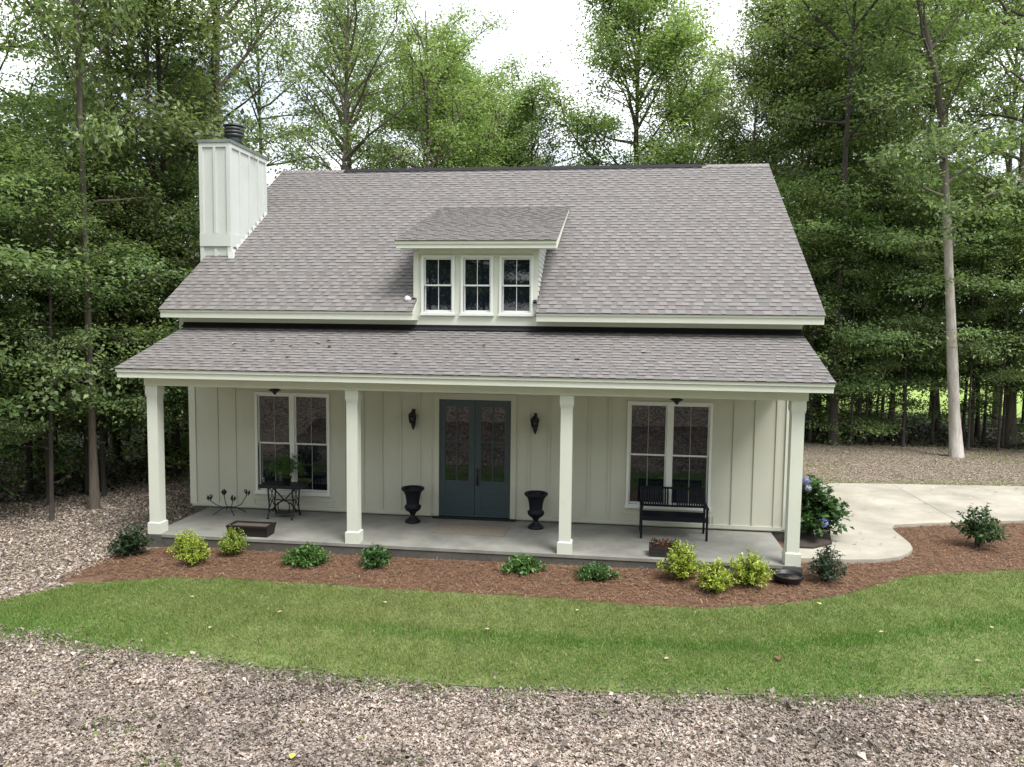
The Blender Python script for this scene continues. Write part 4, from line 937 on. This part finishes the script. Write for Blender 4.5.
tag(link('grass', np_mesh('grass', np.stack([p - sd_, p + sd_, tip], 1), 3, col, M_GRASS)), kind='stuff')

# fallen leaves: the bank, the left yard, the strip beyond the drive
def litter_cols(n, rng, light=1.0):
    pal = np.array([[.43, .365, .325], [.36, .30, .262], [.27, .213, .182], [.165, .120, .100], [.060, .044, .040], [.54, .485, .44], [.34, .305, .288], [.22, .15, .11]])
    i = rng.choice(len(pal), n, p=[.2, .2, .15, .12, .11, .07, .10, .05]); c = (pal[i] * .72 + np.array([.29, .245, .215]) * .28) * rng.normal(1, .12, (n, 1)).clip(.6, 1.5) * light * 1.24
    g = rng.random(n) < .006; c[g] = (.22, .27, .06); return c.clip(.01, .8)
def litter_quads(x, y, size, rng, lift=.03, tiltv=.5):
    n = len(x); p = np.stack([x, y, gz(x, y) + rng.uniform(.004, lift, n)], 1)
    nr = unit(rng.normal(0, tiltv, (n, 3)) * [1, 1, .3] + np.array([0, 0, 1.0])); ax = unit(np.cross(nr, rng.normal(0, 1, (n, 3)))); L_ = size * rng.lognormal(0, .35, n).clip(.4, 2.0)
    return leaf_quads(p - ax * (L_ * .5)[:, None], ax, nr, L_, L_ * rng.uniform(.3, .75, n), rng, .14)
def scatter(n, x0, x1, y0, y1): return rng.uniform(x0, x1, n), rng.uniform(y0, y1, n)
QS = []; CS = []
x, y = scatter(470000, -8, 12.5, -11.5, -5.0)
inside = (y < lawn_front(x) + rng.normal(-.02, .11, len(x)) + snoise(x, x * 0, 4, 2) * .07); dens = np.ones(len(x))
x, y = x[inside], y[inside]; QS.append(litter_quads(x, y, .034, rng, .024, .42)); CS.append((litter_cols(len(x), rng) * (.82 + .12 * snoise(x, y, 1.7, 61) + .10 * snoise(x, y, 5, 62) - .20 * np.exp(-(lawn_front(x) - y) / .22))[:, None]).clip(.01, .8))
k_ = rng.random(len(x)) < .020; xb, yb_ = x[k_], y[k_]; QS.append(litter_quads(xb, yb_, .066, rng, .045, .8)); CS.append((litter_cols(len(xb), rng) * rng.choice([.35, .7, 1.1], (len(xb), 1), p=[.5, .3, .2])).clip(.01, .7))
k_ = (snoise(x, y, 2.6, 66) > 1.15) & (rng.random(len(x)) < .05); xb, yb_ = x[k_], y[k_]; q = litter_quads(xb, yb_, .045, rng, .05, .9); QS.append(q); CS.append(np.array([[.10, .13, .04]]) * rng.normal(1, .25, (len(xb), 1)).clip(.4, 1.6))
x, y = scatter(100000, -14, -5.4, -8.2, 6)
ok = ((y > lawn_back(x) + .05) | (y < lawn_front(x))) & ~((x > -6.0) & (y > -4.4 + .3 * (x + 6)) & (y < -1.9)) & ~((x > -5.82) & (y > -2.2)) & ~((x > -6.2) & (y > 0))
x, y = x[ok], y[ok]; QS.append(litter_quads(x, y, .045, rng)); CS.append(litter_cols(len(x), rng) * .9)
x, y = scatter(100000, 7.4, 24, 5.6, 14)
ok = y > np.interp(x, [7.3, 9.17, 13.7, 18, 26], [5.5, 5.95, 6.4, 7.05, 8.7]); x, y = x[ok], y[ok]
QS.append(litter_quads(x, y, .043, rng, .015, .15)); c = litter_cols(len(x), rng); gr = rng.random(len(x)) < np.clip(.10 + .25 * (snoise(x, y, 1.0, 31) > .5) + .30 * (y < np.interp(x, [7.3, 13.7, 18, 26], [6.4, 7.3, 7.9, 9.5])), 0, 1); c = c * .45 + np.array([.36, .29, .235]) * .50; c[gr] = np.array([.20, .23, .08]) * rng.normal(1, .2, (gr.sum(), 1)); QS[-1] = QS[-1]; CS.append(c.clip(.01, .8))
x, y = scatter(150, 6.6, 16, -1.2, 6.2); ok = ~((y < np.interp(x, [6, 8.6, 8.8, 9.6, 11.76, 16], [-2, -.6, 1.5, 1.8, 2.4, 3.4])) | (y > np.interp(x, [7.3, 9.17, 13.7, 18], [5.4, 5.8, 6.2, 6.9]))) & (x > 7.4); x, y = x[ok], y[ok]   # blown on to the drive
q = litter_quads(x, y, .06, rng, .01, .15); q[..., 2] += .11; QS.append(q); CS.append(litter_cols(len(x), rng))
tw = rng.random(700); x, y = scatter(700, -7, 12, -11, -6.8); a = rng.uniform(0, 6.28, 700); l_ = rng.uniform(.08, .45, 700) * tw; w_ = .004 + .006 * tw          # twigs among the leaves
p = np.stack([x, y, gz(x, y) + .04], 1); d_ = np.stack([np.cos(a) * l_, np.sin(a) * l_, rng.normal(0, .01, 700)], 1); s_ = np.stack([-np.sin(a) * w_, np.cos(a) * w_, 0 * a], 1)
k_ = y < lawn_front(x) - .1; QS.append(np.stack([p - s_, p + s_, p + d_ + s_ * .4, p + d_ - s_ * .4], 1)[k_]); CS.append((np.array([[.11, .085, .07]]) * rng.normal(1, .3, (700, 1)).clip(.4, 2))[k_])
x, y = scatter(700, -8, 12, -6.9, -3.6); ok = (y > lawn_front(x)) & (y < lawn_back(x)) & (rng.random(700) < np.exp(-(y - lawn_front(x)) / .5)); x, y = x[ok], y[ok]
QS.append(litter_quads(x, y, .05, rng, .035)); CS.append(litter_cols(len(x), rng) * .6)
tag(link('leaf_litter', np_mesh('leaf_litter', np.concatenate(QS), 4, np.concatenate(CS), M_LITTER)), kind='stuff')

# pine straw over the beds: long thin needles
N_ = 190000; x = rng.uniform(-6.1, 13, N_); y = rng.uniform(-4.3, 4.4, N_)
ok = (y > lawn_back(x) + snoise(x, x * 0, 5, 1) * .06 - .06 + rng.normal(0, .04, N_)) & (y < mulch_back(x)) & ~((x < 6.0) & (x > -5.8) & (y > -2.2))
ok &= ~((x < -5.4) & (y < -4.1 + (x + 6) * .5))
dpx = np.interp(y, [-1.4, -1.2, -.7, 0, 1.1, 1.42], [6.1, 7.65, 8.33, 8.6, 8.64, 8.8]); ok &= ~((y > -1.36) & (y < 1.42) & (x < dpx) & (x > 6.1)) & ~((x >= 8.8) & (y > np.interp(x, [8.8, 9.6, 11.76, 16], [1.42, 1.72, 2.32, 3.35]))) & ~((y >= 1.42) & (x < 8.8))
x, y = x[ok], y[ok]; n_ = len(x); a = rng.uniform(0, 6.28, n_); l_ = rng.uniform(.04, .11, n_); w_ = rng.uniform(.002, .0045, n_)
p = np.stack([x, y, gz(x, y) + rng.uniform(.012, .04, n_)], 1); d_ = np.stack([np.cos(a) * l_, np.sin(a) * l_, rng.normal(0, .016, n_)], 1); s_ = np.stack([-np.sin(a) * w_, np.cos(a) * w_, 0 * a], 1)
pal = np.array([[.185, .100, .056], [.125, .066, .039], [.235, .148, .088], [.06, .035, .025], [.27, .205, .145]]); c = pal[rng.choice(5, n_, p=[.34, .28, .18, .14, .06])] * rng.normal(1, .15, (n_, 1)).clip(.6, 1.5)
tag(link('pine_straw', np_mesh('pine_straw', np.stack([p - s_, p + s_, p + d_ + s_, p + d_ - s_], 1), 4, c, M_STRAW)), kind='stuff')

# dark undergrowth on the forest floor
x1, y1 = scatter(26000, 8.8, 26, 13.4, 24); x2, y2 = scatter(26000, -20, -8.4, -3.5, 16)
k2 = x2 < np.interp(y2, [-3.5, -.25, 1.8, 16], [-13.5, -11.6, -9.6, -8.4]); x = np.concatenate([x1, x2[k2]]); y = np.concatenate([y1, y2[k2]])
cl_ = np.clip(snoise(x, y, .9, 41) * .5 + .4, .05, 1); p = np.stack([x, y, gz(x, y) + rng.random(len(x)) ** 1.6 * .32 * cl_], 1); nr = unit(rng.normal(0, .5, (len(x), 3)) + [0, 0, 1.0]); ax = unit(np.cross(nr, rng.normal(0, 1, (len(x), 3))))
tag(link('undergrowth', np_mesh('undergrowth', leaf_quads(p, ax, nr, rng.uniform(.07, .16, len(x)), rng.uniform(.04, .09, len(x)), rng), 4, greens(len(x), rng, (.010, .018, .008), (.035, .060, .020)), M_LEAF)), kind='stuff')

# single fallen leaves that can be pointed to
def one_leaf(x, y, z, col, label, size=.09, group=None, tilt=(0, 0)):
    q = MB(); n = 5; V = []; 
    for i in range(n + 1):
        t = i / n; w = .36 * math.sin(math.pi * min(1, t * .92 + .06)); V += [(-w, t - .5, .10 * math.sin(t * 3)), (0, t - .5, .04 * t), (w, t - .5, .10 * math.sin(t * 3))]
    F = [(3 * i + k, 3 * i + k + 1, 3 * i + k + 4, 3 * i + k + 3) for i in range(n) for k in range(2)]
    q.add([(a * size, b * size, c * size) for a, b, c in V], F, 0, col, True); o = q.build('fallen_leaf', M_LITTER); o.location = (x, y, z); o.rotation_euler = (tilt[0], tilt[1], (x * 37 + y * 11) % 6.28)
    return tag(o, label, 'leaf', group)
one_leaf(3.35, -8.35, float(gz(3.35, -8.35)) + .05, (.62, .55, .08), 'bright yellow leaf lying on the brown litter at the bottom of the picture', .11) if False else None
one_leaf(-.05, -8.95, float(gz(-.05, -8.95)) + .05, (.62, .56, .08), 'bright yellow fallen leaf on the brown litter of the bank', .085)
one_leaf(6.02, -3.62, float(gz(6.02, -3.62)) + .06, (.50, .47, .16), 'pale yellow leaf on the lawn edge near the right column', .08)
one_leaf(5.0, -5.7, float(gz(5, -5.7)) + .055, (.15, .085, .05), 'brown curled leaf on the right half of the lawn', .12)
for i, (x, y) in enumerate([(-4.6, -1.1), (-3.9, -.9), (-4.2, -1.45), (-2.9, -1.0), (-2.6, -1.2), (-1.2, -1.5), (.4, -1.0), (2.2, -1.6), (3.4, -1.2), (-3.2, -1.75), (-2.75, -.85), (-3.4, -1.15)]):
    one_leaf(x, y, PZ + PS * (y - PY) + .02, (.17, .125, .095) if i % 2 else (.26, .22, .18), 'dry brown leaf lying on the porch roof shingles', .11, 'dry leaves on the porch roof', (math.atan(PS), 0))
for i, (x, y) in enumerate([(-3.5, -4.7), (-1.9, -5.1), (-.5, -4.5), (1.2, -5.3), (2.4, -4.4), (6.6, -4.6), (8.2, -4.2), (-2.6, -5.8), (3.6, -5.9), (7.5, -5.4)]):
    one_leaf(x, y, float(gz(x, y)) + .05, (.40, .34, .22), 'small tan leaf dropped on the mown lawn', .07, 'tan leaves on the lawn')
